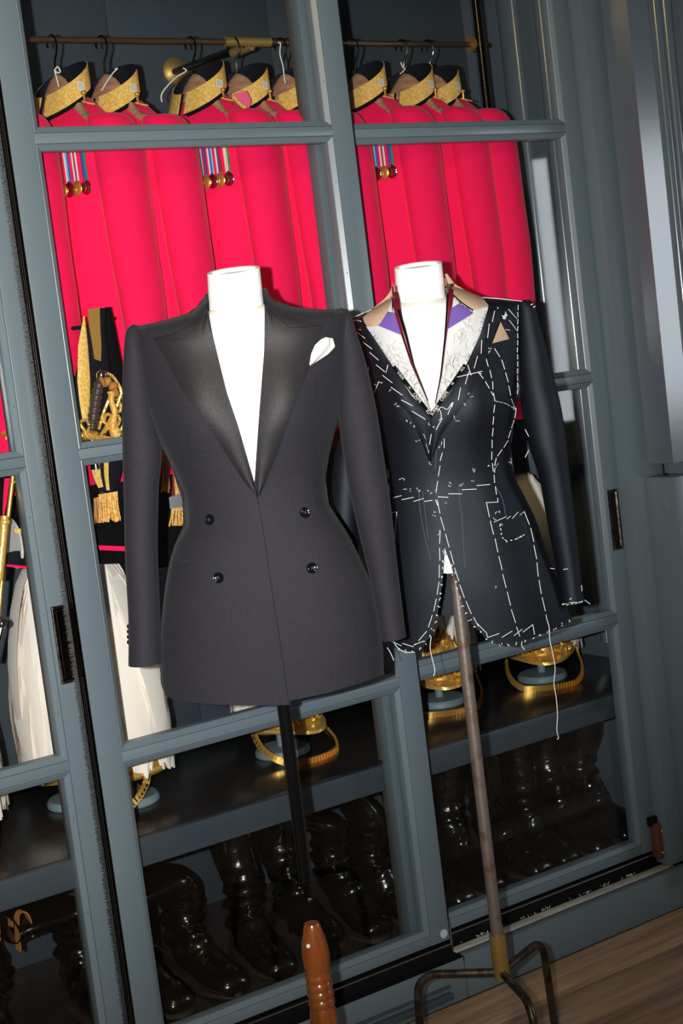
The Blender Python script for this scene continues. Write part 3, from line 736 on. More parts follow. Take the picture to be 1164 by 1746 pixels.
BT = [  # toe px, height, slump, fold, dir, tab, label
 ((300, 1742), .40, .5, 100, -1, False, 'black riding boot with flopped shaft, nearest the left stile of the middle bay'),
 ((398, 1706), .40, .5, 95, -1, False, 'black riding boot with flopped shaft, second from the left in the middle bay'),
 ((500, 1668), .40, .6, 0, 1, False, 'upright black riding boot just left of the wooden stand base'),
 ((575, 1632), .41, .8, 0, 1, True, 'upright black riding boot behind the black pole'),
 ((664, 1606), .40, 1.0, 60, -1, False, 'slouched black riding boot with shiny toe right of the wooden stand base'),
 ((722, 1582), .40, .8, 30, -1, False, 'slouched black riding boot hidden beside the centre stile'),
 ((796, 1556), .40, .6, 0, 1, False, 'black riding boot first in the right bay, left of the iron pole'),
 ((858, 1528), .41, .4, 0, 1, False, 'black riding boot partly behind the iron pole'),
 ((930, 1496), .42, .2, 0, 1, False, 'smooth upright black riding boot just right of the iron pole'),
 ((984, 1478), .42, .2, 0, 1, False, 'smooth upright black riding boot, fourth from the left in the right bay'),
 ((1036, 1458), .42, .9, 0, 1, False, 'wrinkled upright black riding boot, second from the right end'),
 ((1092, 1440), .42, .9, 0, 1, False, 'wrinkled upright black riding boot at the right end of the row'),
 ((215, 1775), .40, .5, 88, -1, True, 'black riding boot with tan tabs beside the post in the left bay'),
 ((45, 1790), .40, .7, 80, -1, True, 'black riding boot with tan tabs at the lower left corner'),
]
for i, (px, h_, sl, fo, fd, tb, lb) in enumerate(BT):
    b = make_boot(h_, sl, fo, fd, tb, i*1.7)
    t = onZ(px[0], px[1], ZB); Y = (.150, .150, .150, .200, .150, .155, .150, .150, .145, .148, .146, .150, .16, .16)[i]
    t = onY(px[0], px[1], Y)
    b.location = (t.x, Y+.206, ZB); b.rotation_euler.z = radians((8, 4, -4, 3, -6, 3, 4, -2, 2, -2, 3, -3, 5, -8)[i])
    tag(b, lb, 'boot', 'tall black riding boots')

# ------------------------------------------------------------------ tailored jackets on dress forms
def P(x, y, w, D):
    d = ray(x, y); return CAM + d*((D-w)/d.dot(Fh))
class Form:
    """smooth front surface of a garment: rows of outline points in the view of the form, bulging towards the viewer"""
    def __init__(s, D, top, rows, bumps=(), exp=2.5):
        s.D = D; s.exp = exp; s.bumps = bumps
        first = rows[0]
        R = [(top, 0.0)]
        def ev(poly, u):
            x0, x1 = poly[0][0], poly[-1][0]; x = lerp(x0, x1, u)
            for a, b in zip(poly, poly[1:]):
                if x <= b[0] or b is poly[-1]:
                    t = (x-a[0])/max(1e-6, b[0]-a[0]); return (x, lerp(a[1], b[1], t))
        s.ev = ev
        U = [(sin(pi*(i/60-.5))+1)/2 for i in range(61)]; s.U = U
        G = [[(*ev(top, u), 0.0) for u in U]]
        r1 = [(*ev(first[0], u), first[1]) for u in U]
        for f, q in ((.03, .34), (.08, .56), (.18, .76), (.36, .90), (.65, .98)):
            G.append([(lerp(a[0], b[0], f), lerp(a[1], b[1], f), first[1]*q) for a, b in zip(G[0], r1)])
        G.append(r1)
        for poly, d in rows[1:]: G.append([(*ev(poly, u), d) for u in U])
        NR = len(G); s.last = int(round((NR-1)/NR*89)); G.append([(x+4, y+34, d) for x, y, d in G[-1]])
        cols = [cr([row[j] for row in G], 90) for j in range(61)]
        s.F = []
        for i in range(90):
            l = []
            for j in range(61):
                x, y, d = cols[j][i]; q = abs(2*U[j]-1)
                wv = max(0, d)*max(0, 1-q**exp)**.5
                for bx, by, sx, sy, am in bumps: wv += am*math.exp(-((x-bx)/sx)**2-((y-by)/sy)**2)*(1-q**6)
                l.append(P(x, y, wv, D))
            s.F.append(l)
        s.cols = cols
        vs = [p for l in s.F for p in l]; fs = []
        for i in range(89):
            for j in range(60): a = i*61+j; fs.append((a, a+1, a+62, a+61))
        s.bvh = BVHTree.FromPolygons([tuple(v) for v in vs], fs)
    def hit(s, x, y, off=0):
        d = ray(x, y).normalized(); h = s.bvh.ray_cast(CAM, d)
        if h[0] is None:
            c = P(x, y, 0, s.D); n = s.bvh.find_nearest(c); p = n[0] if n[0] is not None and (n[0]-c).length < .03 else c
            t = (p-CAM).dot(Fh); p = CAM + d*(t/d.dot(Fh))
        else: p = h[0]
        return p - d*off
    def nrm(s, x, y):
        d = ray(x, y).normalized(); h = s.bvh.ray_cast(CAM, d); n = h[1] if h[1] is not None else -Fh
        return -n if n.dot(d) > 0 else n
    def back(s, name, m_, parent, db, inset=0, z0=None, **k):
        """back half: same outline, bulging away"""
        L = []
        for i in range(0, s.last+1, 2):
            l = []
            for j in range(0, 61, 2):
                x, y, d = s.cols[j][i]; q = abs(2*s.U[j]-1)
                p = P(x, y, 0, s.D); l.append(p + Fh*(max(0, d)*db*max(0, 1-q**2.4)**.5+.0))
            L.append(l)
        return MB().loops(L, False, False, False).build(name, m_, parent, **k)

def coons(top, bot, left, right, nu, nv, du=None, dv=None):
    T = arc(top, nu, du); B_ = arc(bot, nu, du); L = arc(left, nv, dv); R = arc(right, nv, dv); G = []
    for i in range(nv):
        v = i/(nv-1); l = []
        for j in range(nu):
            u = j/(nu-1)
            l.append(tuple((1-v)*T[j][k]+v*B_[j][k]+(1-u)*L[i][k]+u*R[i][k]-((1-u)*(1-v)*T[0][k]+u*(1-v)*T[-1][k]+(1-u)*v*B_[0][k]+u*v*B_[-1][k]) for k in (0, 1)))
        G.append(l)
    return G
def thick(name, F, t, m_, parent, smooth=True, **k):
    """F: grid of surface points; gives the sheet thickness t away from the viewer"""
    nv, nu = len(F), len(F[0]); vs = [p for l in F for p in l] + [p+Fh*t for l in F for p in l]; N = nv*nu; fs = []
    for i in range(nv-1):
        for j in range(nu-1):
            a = i*nu+j; fs += [(a, a+1, a+nu+1, a+nu), (N+a, N+a+nu, N+a+nu+1, N+a+1)]
    rim = [j for j in range(nu)]+[i*nu+nu-1 for i in range(1, nv)]+[(nv-1)*nu+j for j in range(nu-2, -1, -1)]+[i*nu for i in range(nv-2, 0, -1)]
    for a, b in zip(rim, rim[1:]+rim[:1]): fs.append((b, a, N+a, N+b))
    return mk(name, vs, fs, m_, parent, smooth, **k)
def panel(fm, name, top, bot, left, right, m_, parent, off=0, t=.003, nu=40, nv=60, offf=None, du=None, **k):
    G = coons(top, bot, left, right, nu, nv, du)
    F = [[fm.hit(x, y, (offf(j/(nu-1), i/(nv-1)) if offf else 0)+off) for j, (x, y) in enumerate(l)] for i, l in enumerate(G)]
    return thick(name, F, t, m_, parent, **k)
def ruled(fm, name, A, B, m_, parent, off=.004, t=.002, n=50, mm=12, offf=None, curv=0, **k):
    a = arc(A, n); b = arc(B, n); F = []
    for i in range(n):
        l = []
        for j in range(mm):
            u = j/(mm-1); l.append(fm.hit(lerp(a[i][0], b[i][0], u), lerp(a[i][1], b[i][1], u), off+(offf(u, i/(n-1)) if offf else 0)+curv*sin(pi*u)))
        F.append(l)
    return thick(name, F, t, m_, parent, **k)
def line(fm, name, pts, r, m_, parent, off=.001, n=None, **k):
    q = arc(pts, n or max(6, int(len(pts)*8)))
    return MB().tube([fm.hit(x, y, off) for x, y in q], r, 5).build(name, m_, parent, **k)
def sleeve(name, D, rows, m_, parent, dep, wc, n=44, m=70, hollow=True, wr=.0015, seed=0):
    """rows of (xl, yl, xr, yr); dep(t) depth/width ratio, wc(t) offset towards the viewer"""
    R = cr(rows, m); L = []
    for i, (xl, yl, xr, yr) in enumerate(R):
        t = i/(m-1); w0 = wc(t); a = P(xl, yl, w0, D); b = P(xr, yr, w0, D); c = (a+b)/2; h = (b-a)/2; dd = h.length*dep(t)
        l = []
        for j in range(n):
            th = 2*pi*j/n; ct, st_ = cos(th), sin(th)
            wrk = wr*sin(t*26+2*sin(th+seed)+seed)*math.exp(-((t-.45)/.2)**2)
            l.append(c + h*ct + (-Fh)*(st_*(dd+wrk)))
        L.append(l)
    if hollow:
        top = L[-1]; ce = sum(top, Vector((0, 0, 0)))/n; up = (sum(L[-6], Vector((0, 0, 0)))/n-ce).normalized()
        L.append([ce+(p-ce)*.95 for p in top]); L.append([ce+(p-ce)*.93+up*.05 for p in top])
    return MB().loops(L, True, True).build(name, m_, parent)

# ================= dinner jacket
D1 = 2.70
top1 = [(229, 556), (240, 554.6), (283, 545), (328, 531), (354, 505), (402, 498), (450, 494), (466, 511), (496, 522), (536, 528), (575, 526.5), (592, 529)]
rows1 = [([(236, 606), (588, 590)], .098), ([(245, 670), (585, 648)], .112), ([(266, 738), (576, 715)], .118), ([(294, 795), (560, 775)], .108), ([(314, 845), (553, 815)], .098), ([(317, 893), (560, 862)], .098),
         ([(300, 925), (590, 905)], .106), ([(289, 960), (611, 945)], .113), ([(281, 1005), (631, 990)], .118), ([(275, 1060), (645, 1050)], .12), ([(273, 1115), (653, 1103)], .118),
         ([(274, 1165), (288, 1193), (330, 1198), (372, 1202), (440, 1203), (494, 1202), (560, 1180), (617, 1164), (655, 1150)], .112)]
f1 = Form(D1, top1, rows1, bumps=[(322, 700, 52, 62, .016), (500, 690, 52, 62, .016), (360, 860, 40, 60, -.004), (500, 850, 40, 60, -.004)])
b1 = tuple(P(482.5, 1201, 0, D1)); z0 = Vector((b1[0], b1[1], 0))
df = empty('dress_form', z0, 'white dress form on a black pole with turned wooden base, wearing the dinner jacket', 'mannequin')
jk = empty('dinner_jacket', (b1[0], b1[1], .9), 'black double-breasted dinner jacket with satin peak lapels on the left dress form', 'jacket')
# torso of the form
topn = [(250, 566), (290, 556), (330, 545), (354, 528), (402, 520), (450, 518), (470, 524), (500, 534), (540, 540), (575, 540)]
rowsn = [([(x0+12, y0), (x1-12, y1)], d*.86) for (((x0, y0), (x1, y1)), d) in [(r[0], r[1]) for r in rows1[:-1]]]
ft = Form(D1, topn, rowsn, bumps=[(322, 700, 52, 62, .012), (500, 690, 52, 62, .012)])
L = []
for i in range(0, ft.last+1, 2):
    front = ft.F[i][::2]; bk = []
    for j in range(60, -1, -2):
        x, y, d = ft.cols[j][i]; q = abs(2*ft.U[j]-1); bk.append(P(x, y, 0, D1)+Fh*(max(0, d)*.75*max(0, 1-q**2.4)**.5+.0005))
    L.append(front+bk)
MB().loops(L).build('torso', M['white'], df)
def neck(D, xl, yl, xr, yr, xb, yb, xb2, yb2, dep, parent, tilt):
    L = []; n = 40
    for f, dq in ((0, 1), (.03, 1), (.3, 1), (.45, 1.1), (.6, 1.32), (.8, 1.62), (1, 1.85)):
        a = P(lerp(xl, xb, f), lerp(yl, yb, f), 0, D); b = P(lerp(xr, xb2, f), lerp(yr, yb2, f), 0, D); c = (a+b)/2; h = (b-a)/2*(1+.10*max(0, f-.4))
        L.append([c+h*cos(2*pi*k/n)-Fh*(sin(2*pi*k/n)*dep*(dq if sin(2*pi*k/n) > 0 else 1))-Vector((0, 0, 1))*(tilt*(1-f)*sin(2*pi*k/n)) for k in range(n)])
    ce = sum(L[0], Vector((0, 0, 0)))/n
    L = [[ce+(p-ce)*.5-Vector((0, 0, .006)) for p in L[0]], [ce+(p-ce)*.84-Vector((0, 0, .006)) for p in L[0]], [ce+(p-ce)*.87 for p in L[0]], [ce+(p-ce)*.98+Vector((0, 0, .001)) for p in L[0]]] + L
    return MB().loops(L).build('neck', M['white'], parent)
neck(D1, 353, 467, 443, 456, 362, 648, 462, 636, .046, df, .0085)
pb = onD(489, 1195, D1)
MB().lathe([(.0125, .58), (.0125, 1.0)], c=(z0.x, z0.y, 0), seg=20).build('pole', M['polelac'], df)
zt = onD(528, 1576, D1).z-.010
pr = [(0.014, .012), (.0165, .006), (.0175, 0), (.0235, -.022), (.0262, -.046), (.0255, -.066), (.0225, -.082)]
zz = -.084
for k in range(4):
    pr += [(.0225, zz), (.0248, zz-.004), (.0252, zz-.009), (.0238, zz-.0145), (.0222, zz-.0155)]; zz -= .0165
pr += [(.0235, zz-.003), (.0252, zz-.010), (.0262, zz-.05), (.028, zz-.11), (.030, zz-.2), (.034, zz-.24), (.03, .17-zt), (.03, .15-zt)]
wb = MB().lathe([(r, z+zt) for r, z in pr], c=(z0.x, z0.y, 0), seg=40).build('turned_base', M['wood'], df)
q = onD(522, 1605, D1); MB().ball(Vector((z0.x, z0.y, q.z))-Fh*.0245-Rh*.010, .0042, 10, (1, 1, 1)).build('screw_plug', M['paper'], wb)
for k in range(3):
    a = 2*pi*k/3+.4; o = Vector((cos(a), sin(a), 0)); c = Vector((z0.x, z0.y, 0))
    MB().tube([c+o*.02+Vector((0, 0, .2)), c+o*.08+Vector((0, 0, .17)), c+o*.15+Vector((0, 0, .07)), c+o*.22+Vector((0, 0, .018))], [.018, .016, .014, .016], 14).build('leg', M['wood'], df)

dusin = lambda u: sin(u*pi/2)
# right front (image right, lies underneath)
panel(f1, 'front_panel', [(450, 497), (466, 511), (496, 522), (536, 528), (575, 526.5), (592, 529)], [(484, 1197), (560, 1181), (617, 1164), (655, 1150)],
      [(450, 497), (451, 529), (450, 600), (448, 623), (440, 726), (434, 817), (428, 850), (440, 930), (465, 1080), (484, 1197)], [(592, 529), (588, 590), (585, 648), (576, 715), (560, 775), (553, 815), (560, 862), (590, 905), (611, 945), (631, 990), (645, 1050), (653, 1103), (655, 1150)],
      M['wool1'], jk, du=dusin, nu=44, nv=80)
# left front (image left, laps over)
panel(f1, 'front_panel', [(229, 556), (240, 554.6), (283, 545), (328, 531), (352, 507)], [(274, 1165), (281, 1185), (296, 1194), (330, 1198), (372, 1202), (440, 1203), (495, 1202)],
      [(229, 556), (236, 606), (245, 670), (266, 738), (294, 795), (314, 845), (317, 893), (300, 925), (289, 960), (281, 1005), (275, 1060), (273, 1115), (274, 1165)],
      [(352, 507), (354, 529), (364, 580), (386, 670), (405, 726), (433, 823), (441, 852), (450, 905), (462, 985), (477, 1080), (495, 1202)],
      M['wool1'], jk, du=lambda u: 1 if u > .999 else .984*(1-cos(u*pi/2*43/42)) if u < .976 else .984, nu=44, nv=80, offf=lambda u, v: .0005+(.012*max(0, (u-.35)/.65) if u < .99 else -.004)*min(1, max(0, (v-.38)/.1)))
f1.back('back_panel', M['wool1'], jk, .85)
sleeve('sleeve', D1, [(227, 553, 238, 555), (217, 561, 243, 574), (212, 582, 247, 606), (209, 640, 252, 650), (208, 700, 264, 705), (209, 773, 276, 768), (211, 843, 271, 830), (213, 930, 269, 915), (215, 985, 270, 972), (219, 1058, 273, 1042), (219, 1134, 276, 1128.5)],
       M['wool1'], jk, lambda t: .8+.5*t-.2*t*t, lambda t: .0-.005+.03*t)
sleeve('sleeve', D1, [(580, 525, 593, 528), (578, 534, 601, 545), (577, 560, 607, 566), (577, 636, 624, 620), (577, 712, 642, 700), (586, 780, 654, 776), (593, 825, 661, 822), (608, 893, 669, 885), (626, 968, 677, 960), (640, 1035, 685, 1028), (649, 1092, 692, 1085)],
       M['wool1'], jk, lambda t: .8+.5*t-.2*t*t, lambda t: -.005+.03*t, seed=2)
# collar round the back of the neck
def neckband(D, pl, pr_, dep, h, m_, parent, name='collar', t=.004, lean=.012, off=0):
    L = []; n = 30
    a = P(*pl, 0, D); b = P(*pr_, 0, D); c = (a+b)/2; hv = (b-a)/2
    for k in range(n+1):
        th = pi*k/n; base = c - hv*cos(th) + Fh*(dep*sin(th)); o = (base-c).normalized()
        up = Vector((0, 0, 1)) - o*.3
        L.append([base-Vector((0, 0, h*.9)), base+up*h*.3, base+up*h*.3+o*t, base+o*lean-Vector((0, 0, h*1.0))])
    return MB().loops(L).build(name, m_, parent)
neckband(D1, (352, 507), (452, 497), .058, .022, M['wool1'], jk)
ruled(f1, 'collar_leaf', [(353, 503), (354, 515), (352, 533), (336, 556), (313, 579)], [(341, 514), (330, 530), (320, 545), (308, 562), (295, 577)], M['wool1'], jk, off=.007, t=.003, n=30, curv=.002)
ruled(f1, 'collar_leaf', [(451, 494), (452, 510), (461, 527), (478, 545), (494, 559)], [(463, 508), (472, 520), (484, 532), (496, 545), (508, 557)], M['wool1'], jk, off=.007, t=.003, n=30, curv=.002)
# satin peak lapels
ruled(f1, 'lapel', [(352, 533), (355, 545), (364, 580), (386, 670), (405, 726), (433, 823), (440, 852)], [(313, 579), (287, 578), (260.5, 574.5), (285, 618), (309, 662), (340, 706), (369, 748), (412, 816), (439, 852)][1:], M['satin'], jk, off=.009, t=.003, n=80, mm=24, curv=.004)
ruled(f1, 'lapel', [(452, 529), (450, 600), (447, 640), (440, 726), (436, 817), (438, 845)], [(500, 558), (551.6, 553.7), (541, 576), (523.6, 632), (496, 705), (472, 774), (450.6, 827), (441, 846)][1:], M['satin'], jk, off=.009, t=.003, n=80, mm=24, curv=.004)
ruled(f1, 'lapel_top', [(461, 527), (478, 544), (494, 559.5)], [(452, 540), (452, 580), (452, 600)], M['satin'], jk, off=.008, t=.002, n=20, mm=16, curv=.003)
ruled(f1, 'lapel_top', [(352, 533), (336, 556), (313, 579)], [(356, 548), (361, 566), (366, 590)], M['satin'], jk, off=.008, t=.002, n=20, mm=16, curv=.003)
line(f1, 'gorge_seam', [(352, 533), (336, 556), (313, 579), (287, 578), (261, 575)], .0008, M['seam'], jk, .0135)
line(f1, 'gorge_seam', [(461, 527), (478, 545), (494, 559), (520, 557), (551, 554)], .0008, M['seam'], jk, .0135)
# seams, darts
for pts in ([(318, 650), (322, 760), (330, 850), (320, 948)], [(313, 958), (312, 1060), (312, 1186)], [(540, 640), (535, 760), (555, 870), (572, 926)], [(586, 935), (603, 1040), (618, 1160)], [(334, 955), (335, 960), (336, 975)]):
    line(f1, 'seam', pts, .0005, M['seam'], jk, .0006, 30)
# button holes
for (x, y) in ((434, 881), (446, 976)):
    line(f1, 'buttonhole', [(x-6, y), (x+6, y-1)], .0011, M['seam'], jk, .0075, 6)
# pockets
ruled(f1, 'pocket_welt', [(291, 948), (306, 953), (321, 957)], [(291, 957), (306, 961), (320, 965)], M['wool1'], jk, off=.0065, t=.004, n=16, mm=8, curv=.002)
ruled(f1, 'pocket_welt', [(571, 931), (585, 926), (600, 920)], [(573, 938), (587, 933), (601, 927)], M['wool1'], jk, off=.0065, t=.004, n=16, mm=8, curv=.002)
ruled(f1, 'breast_welt', [(527, 624), (548, 616), (571, 600)], [(515, 661), (545, 646), (574, 626)], M['wool1'], jk, off=.0022, t=.002, n=16, mm=8, curv=.0005)
def button(fm, x, y, r, parent, off):
    c = fm.hit(x, y, off); n = fm.nrm(x, y); q = n.to_track_quat('Z', 'Y').to_matrix()
    tr = lambda v: c + q @ Vector(v)
    mb = MB(); L = []
    for rr_, z in ((.2, -.002), (1, -.002), (1, .0008), (.93, .0019), (.80, .0018), (.72, .0006), (.15, .0004)):
        L.append([tr((r*rr_*cos(2*pi*k/28), r*rr_*sin(2*pi*k/28), z)) for k in range(28)])
    b = mb.loops(L).build('button', M['button'], parent, angle=60)
    mb = MB()
    for a in (pi/4, 3*pi/4):
        mb.tube([tr((r*.3*cos(a)*s_, r*.3*sin(a)*s_, .0012)) for s_ in (-1, -.3, .3, 1)], .0006, 5)
    mb.build('button_thread', M['hair'], b)
for x, y in ((357, 886), (372, 985)): button(f1, x, y, .0098, jk, .0068 if y < 900 else .0082)
for x, y in ((520, 874), (532, 968.5)): button(f1, x, y, .0098, jk, .0025)
mb = MB()
for k in range(4): mb.ball(P(220, 1068+k*9, .02, D1), .0045, 8, (1, 1, 1))
mb.build('cuff_button', M['button'], jk)
# pocket square
def fold_(u, v): return .004+.006*sin(pi*u)*(1-.4*v)+.0025*sin(u*11+v*3)
hk = ruled(f1, 'pocket_square', [(527, 621), (530, 604), (537, 588), (548, 578), (555, 575)], [(529, 624), (545, 613), (560, 603), (571, 591), (567, 577)], M['hankie'], None, off=.004, t=.003, n=26, mm=22, offf=fold_)
tag(hk, 'white silk square tucked in the breast pocket of the dinner jacket', 'pocket square')
line(f1, 'fold_edge', [(529, 619), (545, 604), (556, 592)], .0005, M['string'], hk, .016, 10)

# ================= unfinished jacket
D2 = 2.98
top2 = [(603, 542), (640, 524), (668, 506), (680, 498), (713, 492), (752, 490), (766, 486), (795, 496), (822, 507), (870, 511), (884, 515)]
rows2 = [([(612, 600), (884, 598)], .098), ([(622, 650), (882, 645)], .114), ([(634, 715), (877, 703)], .118), ([(648, 780), (870, 768)], .104), ([(655, 828), (878, 815)], .096), ([(655, 868), (896, 850)], .100),
         ([(652, 905), (914, 888)], .108), ([(648, 955), (930, 935)], .116), ([(645, 1005), (952, 992)], .12), ([(645, 1050), (966, 1035)], .118), ([(648, 1090), (672, 1104), (702, 1114), (760, 1112), (833, 1102), (862, 1103), (910, 1087), (950, 1071), (975, 1058)], .112)]
f2 = Form(D2, top2, rows2, bumps=[(672, 690, 42, 52, .018), (822, 690, 46, 56, .018), (700, 860, 34, 60, -.004), (800, 860, 34, 60, -.003)])
b2 = P(778, 1000, 0, D2); q2 = Vector((b2.x, b2.y, 0))
df2 = empty('dress_form', q2, 'white dress form on a rusty iron pole with bent rod legs, wearing the half-made jacket', 'mannequin')
j2 = empty('basted_jacket', (b2.x, b2.y, .9), 'half-made dark flannel jacket with white basting stitches and open canvas lapels, right dress form', 'jacket')
topn = [(622, 556), (660, 530), (680, 515), (713, 508), (752, 505), (770, 508), (800, 515), (840, 522), (874, 528)]
rn_ = [([(r[0][0][0]+10, r[0][0][1]), (r[0][-1][0]-10, r[0][-1][1])], r[1]*.86) for r in rows2[:7]] + [([(660, 975), (765, 985), (925, 962)], .09)]
ft2 = Form(D2, topn, rn_, bumps=[(672, 690, 42, 52, .014), (822, 690, 46, 56, .014)])
L = []
for i in range(0, ft2.last+1, 2):
    front = ft2.F[i][::2]; bk = []
    for j in range(60, -1, -2):
        x, y, d = ft2.cols[j][i]; q = abs(2*ft2.U[j]-1); bk.append(P(x, y, 0, D2)+Fh*(max(0, d)*.75*max(0, 1-q**2.4)**.5+.0005))
    L.append(front+bk)
MB().loops(L).build('torso', M['white'], df2)
neck(D2, 672, 458, 753, 447, 684, 640, 774, 629, .042, df2, .008)
zc0 = onD(836, 1594, D2).z
MB().lathe([(.0125, zc0-.01), (.0125, 1.1)], c=q2, seg=24).build('pole', M['rust'], df2)
MB().lathe([(.0145, zc0), (.0168, zc0), (.0168, zc0-.094), (.010, zc0-.097)], c=q2, seg=28).build('brass_collar', M['brass'], df2, angle=30)
ZL = zc0-.082
def iron_leg(bend_px, foot_out, r=.0088):
    b = onZ(*bend_px, ZL+.0); c = Vector((q2.x, q2.y, ZL)); d = (b-c); d.z = 0; ln = d.length; d.normalize()
    pts = [c+d*.012, c+d*(ln*.35), c+d*(ln*.75)]
    for k in range(1, 8):
        a = k/7*pi/2*.94; pts.append(c+d*(ln*.75+.045*sin(a))+Vector((0, 0, -.045*(1-cos(a)))))
    e = pts[-1]; pts.append(Vector((e.x+d.x*foot_out, e.y+d.y*foot_out, .006)))
    MB().tube(pts, r, 12).build('leg', M['iron'], df2)
iron_leg((708, 1662), .012); iron_leg((925, 1600), .012)
b = onZ(905, 1712, ZL); iron_leg((905, 1712), .05)

# panels
FL_ = [(668, 510), (640, 545), (624, 557), (663, 615), (702, 675), (734, 709), (731, 760), (733, 830), (743, 852), (754, 900), (757, 942), (754, 994), (745, 1052), (733, 1086), (716, 1105), (704, 1113)]
panel(f2, 'front_panel', [(603, 542), (640, 524), (666, 509)], [(648, 1090), (672, 1104), (704, 1113)],
      [(603, 542), (612, 600), (622, 650), (634, 715), (648, 780), (655, 828), (655, 868), (652, 905), (648, 955), (645, 1005), (645, 1050), (648, 1090)],
      [(666, 509), (640, 545), (624, 557), (663, 615), (702, 675), (734, 709), (731, 760), (733, 830), (743, 852), (754, 900), (757, 942), (754, 994), (745, 1052), (733, 1086), (716, 1105), (704, 1113)],
      M['wool2'], j2, du=lambda u: 1-cos(u*pi/2) if u < 1 else 1, nu=40, nv=90, offf=lambda u, v: .002*u)
panel(f2, 'front_panel', [(768, 488), (795, 496), (822, 507), (870, 511), (884, 515)], [(862, 1103), (910, 1087), (950, 1071), (975, 1058)],
      [(768, 488), (800, 505), (833, 522), (818, 572), (792, 628), (766, 670), (738, 707), (727, 760), (729, 800), (734, 840), (742, 880), (754, 925), (768, 962), (787, 1028), (803, 1062), (833, 1094), (862, 1103)],
      [(884, 515), (884, 598), (882, 645), (877, 703), (870, 768), (878, 815), (896, 850), (914, 888), (930, 935), (952, 992), (966, 1035), (975, 1058)],
      M['wool2'], j2, du=dusin, nu=48, nv=90)
L = []
for i in range(0, f2.last-2, 2):
    l = []
    for j in range(0, 61, 2):
        x, y, d = f2.cols[j][i]; q = abs(2*f2.U[j]-1); p = P(x, y, 0, D2)
        l.append(p + Fh*(max(0, d)*.85*max(0, 1-q**2.4)**.5))
    L.append(l)
MB().loops(L, False, False, False).build('back_panel', M['wool2'], j2)
sleeve('sleeve', D2, [(598, 541, 610, 548), (593, 552, 616, 566), (588, 620, 632, 615), (578, 720, 632, 705), (566, 800, 620, 790), (562, 900, 612, 895), (568, 1000, 612, 1000), (575, 1060, 618, 1060)],
       M['wool2'], j2, lambda t: .85+.3*t, lambda t: -.03+.02*t)
sleeve('sleeve', D2, [(885, 512, 903, 511), (884, 522, 913, 527), (884, 560, 921, 556), (885, 615, 934, 605), (886, 665, 947, 655), (891, 712, 957, 700), (903, 765, 965, 752), (919, 815, 970, 806), (934, 897, 980, 886), (948, 968, 988, 960), (956, 1030, 995, 1025)],
       M['wool2'], j2, lambda t: .85+.4*t, lambda t: -.005+.028*t, seed=4)
# canvas lapel facings
ruled(f2, 'canvas_lapel', [(668, 510), (668, 530), (680, 565), (694, 590), (712, 640), (734, 700)], [(650, 530), (624, 557), (640, 580), (663, 615), (702, 675), (737, 709)], M['canvas'], j2, off=.004, t=.002, n=50, mm=18, curv=.003)
ruled(f2, 'canvas_lapel', [(766, 490), (768, 528), (760, 570), (749, 645), (741, 700)], [(800, 505), (833, 522), (818, 572), (792, 628), (766, 670), (740, 706)], M['canvas'], j2, off=.004, t=.002, n=50, mm=18, curv=.003)
ruled(f2, 'felt_collar', [(671, 480), (669, 505), (660, 533), (648, 552), (640, 556)], [(664, 502), (645, 518), (618, 541), (621, 550), (626, 557)], M['felt'], j2, off=.010, t=.002, n=30, mm=12, curv=.003)
ruled(f2, 'felt_collar', [(758, 468), (765, 487), (775, 505), (790, 518), (807, 528)], [(762, 466), (775, 484), (795, 496), (821, 506), (833, 521)], M['felt'], j2, off=.010, t=.002, n=30, mm=12, curv=.003)
neckband(D2, (670, 492), (764, 478), .055, .020, M['felt'], j2, 'felt_collar_back')
ruled(f2, 'purple_patch', [(660, 531), (652, 543), (644, 555)], [(676, 534), (682, 552), (686, 572)], M['purple'], j2, off=.010, t=.001, n=16, mm=16, curv=.001)
ruled(f2, 'purple_patch', [(768, 526), (766, 543), (763, 561)], [(783, 517), (796, 525), (807, 534)], M['purple'], j2, off=.010, t=.001, n=16, mm=16, curv=.001)
ruled(f2, 'maroon_facing', [(667, 488), (671, 528), (684, 572), (700, 620), (728, 682)], [(677, 487), (684, 535), (695, 580), (706, 622), (729, 683)], M['maroon'], j2, off=.014, t=.002, n=40, mm=8, curv=.003)
ruled(f2, 'maroon_facing', [(761, 484), (760, 530), (757, 575), (750, 640), (741, 688)], [(774, 483), (771, 520), (763, 560), (753, 640), (742, 689)], M['maroon'], j2, off=.014, t=.002, n=40, mm=8, curv=.003)
ruled(f2, 'black_binding', [(684, 570), (700, 620), (728, 683)], [(694, 572), (706, 622), (730, 684)], M['blackcloth'], j2, off=.0165, t=.001, n=30, mm=4)
ruled(f2, 'black_binding', [(677, 528), (686, 560), (693, 580)], [(681, 527), (691, 560), (696, 580)], M['blackcloth'], j2, off=.018, t=.001, n=20, mm=4)
ruled(f2, 'black_binding', [(762, 500), (757, 575), (750, 640), (741, 688)], [(765, 500), (760, 575), (752, 640), (742, 689)], M['blackcloth'], j2, off=.018, t=.001, n=30, mm=4)
